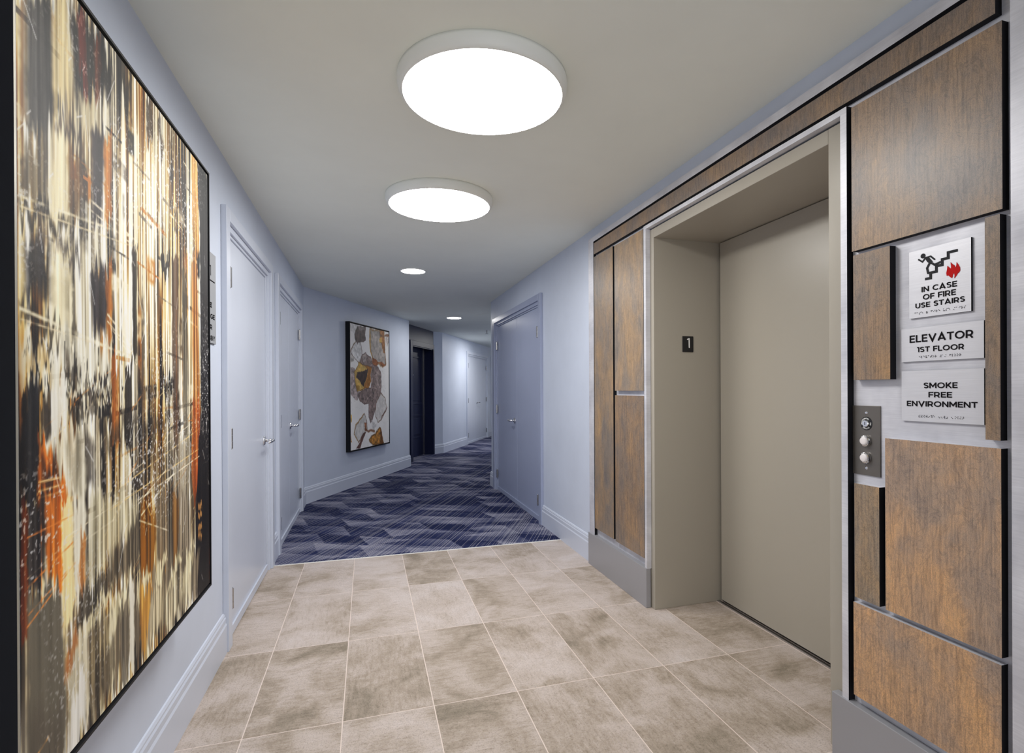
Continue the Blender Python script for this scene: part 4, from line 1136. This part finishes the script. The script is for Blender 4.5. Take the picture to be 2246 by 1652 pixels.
    line((0.4932, 0.8258), (0.49, 0.4047), (246, 236, 206), 0.004, 0.75)
    line((0.5437, 0.7889), (0.5421, 0.4357), (80, 66, 50), 0.004, 0.75)
    line((0.353, 0.687), (0.3515, 0.3683), (60, 52, 44), 0.004, 0.75)
    line((0.5273, 0.5691), (0.5289, 0.3694), (244, 230, 196), 0.004, 0.75)
    line((0.2596, 0.4565), (0.2606, 0.296), (244, 236, 214), 0.004, 0.75)
    line((0.2784, 0.4426), (0.2799, 0.3065), (80, 72, 62), 0.004, 0.75)
    line((0.219, 0.4056), (0.2208, 0.3024), (248, 242, 226), 0.004, 0.75)
    line((0.3384, 0.3694), (0.3396, 0.1972), (60, 56, 50), 0.004, 0.75)
    line((0.1956, 0.4259), (0.1982, 0.3817), (70, 62, 56), 0.004, 0.75)
    line((0.6194, 0.6822), (0.6205, 0.4336), (246, 228, 190), 0.004, 0.75)
    line((0.6911, 0.6367), (0.6922, 0.3758), (180, 118, 58), 0.004, 0.75)
    line((0.7902, 0.9051), (0.7915, 0.6277), (238, 210, 160), 0.004, 0.75)
    # scratches and silver flecks of the printed texture
    fl = fbm(u, v, 160, 200, 301, 2)
    zone = np.clip(fbm(u, v, 5, 6, 333, 2) * 2.4 - 0.9, 0, 1)
    m = (np.clip((fl - 0.66) * 9, 0, 1) * zone * 0.75)[..., None]
    c = c * (1 - m) + 235 * m
    for k in range(90):
        x0, y0 = R.rand(), R.rand()
        a = R.choice([0.9, 1.2, -1.0, 2.0]) + R.randn() * 0.2
        ln = 0.01 + 0.05 * R.rand() ** 2
        sel = (abs(u - x0) < ln + .01) & (abs(v - y0) < ln + .01)
        if not sel.any(): continue
        d = edge_d(u[sel], v[sel], [(x0, y0), (x0 + ln * math.cos(a), y0 + ln * math.sin(a))], False)
        mm = np.clip(1.2 - d / 0.0016, 0, 1)[:, None] * 0.6
        c[sel] = c[sel] * (1 - mm) + 240 * mm
    return c

def stone(u, v):
    c = np.ones(u.shape + (3,)) * np.array((250, 247, 244.0))
    g = fbm(u, v, 4, 6, 7, 4)[..., None]
    c = c - 14 * np.clip(g - 0.45, 0, 1) * 2
    vein = np.abs(fbm(u, v, 5, 7, 17, 4) - 0.5)
    c = c - (np.clip(1 - vein / 0.006, 0, 1) * 26)[..., None]
    tx = fbm(u, v, 30, 42, 29, 4)[..., None]
    ju = (fbm(u, v, 14, 20, 41, 3) - 0.5) * 0.035; jv = (fbm(u, v, 14, 20, 43, 3) - 0.5) * 0.025
    fib = np.clip(1 - np.abs(fbm(u, v, 9, 9, 61, 4) - 0.5) / 0.02, 0, 1)[..., None]
    def lay(poly, col, al=0.9, tex=0.5, rim=None, rw=0.008, jag=1.0, fi=0.0):
        nonlocal c
        a, b = u + ju * jag, v + jv * jag
        m = soft(a, b, poly, 0.006)[..., None] * al
        tgt = np.array(col, float) * (1 + tex * (tx - 0.5) * 2) * (1 - fi * fib)
        c = c * (1 - m) + tgt * m
        if rim:
            k = (np.clip(1.3 - edge_d(a, b, poly) / rw, 0, 1) * np.clip(tx[..., 0] * 2.2 - 0.3, 0, 1))[..., None] * 0.9
            c = c * (1 - k) + np.array(rim, float) * k
    def line(pts, col, wd, al=0.9):
        nonlocal c
        m = np.clip(1.2 - edge_d(u + ju * .6, v + jv * .6, pts, False) / wd, 0, 1)[..., None] * al
        c = c * (1 - m) + np.array(col, float) * m
    lay([(0.0003, 1.0005), (0.1715, 1.0172), (0.1751, 0.9799), (0.0874, 0.9238), (-0.0006, 0.9416)], (196, 192, 190), al=0.5)
    lay([(-0.0092, 0.7754), (0.0848, 0.7589), (0.0718, 0.7094), (-0.0107, 0.6787)], (172, 166, 160), al=0.8)
    lay([(0.0047, 0.7761), (0.1171, 0.859), (0.2432, 0.8667), (0.2986, 0.6889), (0.1871, 0.6852)], (216, 214, 212), al=0.6, rim=(120, 100, 90), rw=0.005)
    lay([(0.4668, 0.9845), (0.7419, 0.9941), (0.8483, 1.006), (0.8965, 0.8036), (0.9026, 0.7047), (0.8069, 0.6836), (0.6923, 0.7048), (0.6141, 0.6764), (0.5437, 0.727), (0.4983, 0.8001), (0.4648, 0.8654)], (176, 166, 158), al=0.9, tex=0.35, rim=(150, 110, 60), rw=0.012)
    lay([(0.7418, 0.9902), (0.8483, 1.0045), (0.8965, 0.8036), (0.8397, 0.8088), (0.7902, 0.8845), (0.7355, 0.9123)], (160, 100, 44), al=0.9)
    lay([(0.7258, 0.9271), (0.7914, 0.9549), (0.8031, 0.9009), (0.7401, 0.8893)], (204, 164, 80), al=0.9)
    lay([(0.8424, 0.9584), (0.947, 0.9832), (1.0109, 0.9813), (1.0106, 0.9619), (0.894, 0.954)], (140, 92, 60), al=0.9)
    lay([(0.8677, 0.9365), (1.0, 0.9693), (1.0099, 0.9216), (0.9449, 0.8657), (0.9059, 0.8913)], (222, 208, 200), al=0.8)
    lay([(0.4505, 0.9684), (0.4874, 0.9787), (0.5077, 0.808), (0.5534, 0.7424), (0.525, 0.7263), (0.4665, 0.8283)], (196, 150, 72), al=0.75)
    lay([(0.5322, 0.7416), (0.6392, 0.7344), (0.7023, 0.7113), (0.6285, 0.6707), (0.5315, 0.6965)], (150, 84, 40), al=0.95)
    lay([(0.7023, 0.7113), (0.7874, 0.7244), (0.9104, 0.7041), (0.8069, 0.6804), (0.7617, 0.6962)], (150, 84, 40), al=0.9)
    line([(0.8913, 0.8033), (0.8999, 0.7006)], (110, 70, 40), 0.01, 0.9)
    lay([(-0.011, 0.658), (0.0831, 0.6538), (0.1333, 0.5846), (0.1731, 0.4644), (0.2733, 0.4714), (0.1406, 0.3923), (-0.0007, 0.4358)], (166, 150, 148), al=0.9, fi=0.3)
    lay([(0.2084, 0.6966), (0.2737, 0.7603), (0.3617, 0.7788), (0.4744, 0.7542), (0.5479, 0.697), (0.6868, 0.6708), (0.7606, 0.634), (0.7837, 0.5175), (0.7572, 0.4396), (0.6376, 0.3563), (0.6078, 0.3037), (0.4765, 0.1938), (0.4318, 0.2565), (0.4449, 0.3599), (0.3106, 0.3551), (0.2035, 0.3929), (0.1623, 0.4431), (0.3126, 0.4786), (0.4931, 0.4935), (0.5193, 0.6661), (0.3159, 0.6749)], (138, 118, 113), al=0.95, tex=0.5, fi=0.5, rim=(100, 80, 76), rw=0.006)
    lay([(0.6376, 0.6389), (0.7358, 0.6412), (0.7787, 0.5175), (0.7075, 0.4399), (0.6111, 0.5013)], (176, 158, 152), al=0.5, fi=0.3)
    lay([(0.2736, 0.753), (0.3617, 0.7751), (0.3833, 0.7357), (0.3161, 0.6894)], (196, 184, 178), al=0.7)
    lay([(0.1873, 0.6959), (0.3159, 0.6749), (0.5076, 0.6657), (0.4824, 0.5457), (0.4243, 0.4933), (0.146, 0.4673), (0.1059, 0.5419), (0.0826, 0.6187), (0.1657, 0.6561)], (206, 168, 86), al=0.97, tex=0.3, rim=(120, 80, 30), rw=0.006)
    lay([(0.3159, 0.6749), (0.5076, 0.6657), (0.4894, 0.5458), (0.4243, 0.4919), (0.2909, 0.4822), (0.3578, 0.5444), (0.4312, 0.634)], (166, 106, 40), al=0.9, tex=0.35)
    lay([(0.1484, 0.6167), (0.2758, 0.6231), (0.4315, 0.6525), (0.3921, 0.5889), (0.34, 0.537), (0.302, 0.4989), (0.2062, 0.5572), (0.131, 0.5704)], (62, 46, 43), al=0.98, tex=0.4)
    lay([(0.122, 0.5209), (0.2055, 0.5143), (0.205, 0.4857), (0.1461, 0.4751)], (150, 110, 40), al=0.7, tex=0.9)
    lay([(0.0873, 0.9168), (0.171, 0.9831), (0.3212, 1.0024), (0.3654, 0.9987), (0.3546, 0.8882), (0.3103, 0.8672), (0.2325, 0.8661), (0.1815, 0.8594), (0.1602, 0.8361), (0.1193, 0.8662), (0.091, 0.8925)], (80, 64, 61), al=0.97, tex=0.7)
    lay([(0.1711, 0.9902), (0.3213, 1.0039), (0.334, 0.9743), (0.2127, 0.9578)], (150, 140, 138), al=0.6, tex=0.7)
    line([(0.1171, 0.859), (0.0047, 0.7761)], (110, 80, 50), 0.005, 0.9)
    line([(0.2432, 0.8667), (0.2942, 0.6887)], (110, 90, 80), 0.006, 0.9)
    lay([(0.7574, 0.4474), (0.8842, 0.3993), (0.9351, 0.319), (0.7784, 0.2134), (0.6787, 0.1981), (0.6069, 0.2505), (0.6327, 0.3564)], (208, 202, 198), al=0.75, tex=0.2, rim=(112, 84, 66), rw=0.006)
    line([(0.9351, 0.319), (0.8952, 0.2842), (0.7916, 0.2442), (0.7784, 0.2134)], (100, 64, 50), 0.01, 0.9)
    lay([(0.4886, 0.2247), (0.6663, 0.1871), (0.6536, 0.157), (0.5335, 0.1252)], (214, 210, 207), al=0.6)
    lay([(0.3271, 0.2877), (0.3748, 0.2217), (0.3961, 0.1546), (0.177, 0.0589), (0.0748, 0.1287), (0.1209, 0.1966), (0.2437, 0.2413)], (206, 203, 198), al=0.8, tex=0.25, rim=(112, 84, 66), rw=0.007)
    line([(0.3094, 0.2824), (0.2265, 0.2348), (0.1065, 0.1973), (0.0748, 0.1287), (0.177, 0.0589)], (170, 130, 70), 0.006, 0.9)
    lay([(0.3214, 0.2093), (0.3701, 0.2109), (0.378, 0.1482), (0.3378, 0.1356)], (140, 84, 52), al=0.9)
    line([(0.3292, 0.1507), (0.4183, 0.1313), (0.4871, 0.1351), (0.5808, 0.1226)], (120, 74, 46), 0.012, 0.9)
    lay([(0.3024, 0.123), (0.3643, 0.1269), (0.2014, -0.0014), (0.1178, 0.0029)], (98, 66, 56), al=0.97, tex=0.3)
    lay([(0.4285, 0.0642), (0.5804, 0.0999), (0.7271, 0.1419), (0.762, 0.1378), (0.7758, 0.0654), (0.8308, 0.0071), (0.6999, 0.0006), (0.5362, 0.0077), (0.467, 0.0394)], (168, 114, 46), al=0.97, tex=0.8, rim=(100, 64, 24), rw=0.008)
    lay([(0.727, 0.138), (0.767, 0.136), (0.8257, 0.0075), (0.7497, 0.0049)], (110, 66, 24), al=0.8, tex=0.5)
    lay([(-0.0169, 0.2856), (0.0166, 0.2707), (0.0198, 0.222), (-0.018, 0.2167)], (200, 160, 70), al=0.95)
    lay([(-0.0193, 0.1341), (0.0102, 0.1185), (0.0253, 0.0621), (-0.0202, 0.0721)], (176, 124, 50), al=0.95, tex=0.7)
    return c

def painting(name, fr, s0, s1, z0, z1, depth, label, lip, gap, lipmat, gam, nu, nv, fn, mat):
    t = T(name, fr, (s0 + s1) / 2, 0, z0, label, 'painting')
    yf = -depth
    bm = BM()
    def ring(w0, w1, y0, y1, mi):
        b2 = bm
        for n_, (a, b, c_, d) in enumerate(((s0 + w0, s0 + w1, z0 + w0, z1 - w0), (s1 - w1, s1 - w0, z0 + w0, z1 - w0), (s0 + w1, s1 - w1, z0 + w0, z0 + w1), (s0 + w1, s1 - w1, z1 - w1, z1 - w0))):
            box(b2, a, b, y0, y1, c_, d, mi=0, front=mi if n_ == 0 else 0)
    ring(0, lip, yf, 0, 1)
    box(bm, s0 + lip, s1 - lip, yf + 0.03, 0, z0 + lip, z1 - lip)
    t.part('frame', bm, [FRAME, lipmat])
    g = lip + gap
    canvas_mesh('canvas', t, s0 + g, s1 - g, z0 + g, z1 - g, yf + 0.003, nu, nv, fn, mat, gam)
painting('abstract_city_painting', FL, 1.078, 2.212, 0.553, 2.035, 0.126, 'large abstract gold, cream and black cityscape painting on left wall', 0.006, 0.007, LIPSHEEN, 1.5, 460, 640, city, ART_CITY)
painting('marble_painting', FA, 0.912, 2.095, 0.47, 2.13, 0.06, 'tall white painting with brown and gold marbled shapes on angled wall', 0.010, 0.010, FRAME, 1.0, 300, 420, stone, ART_STONE)
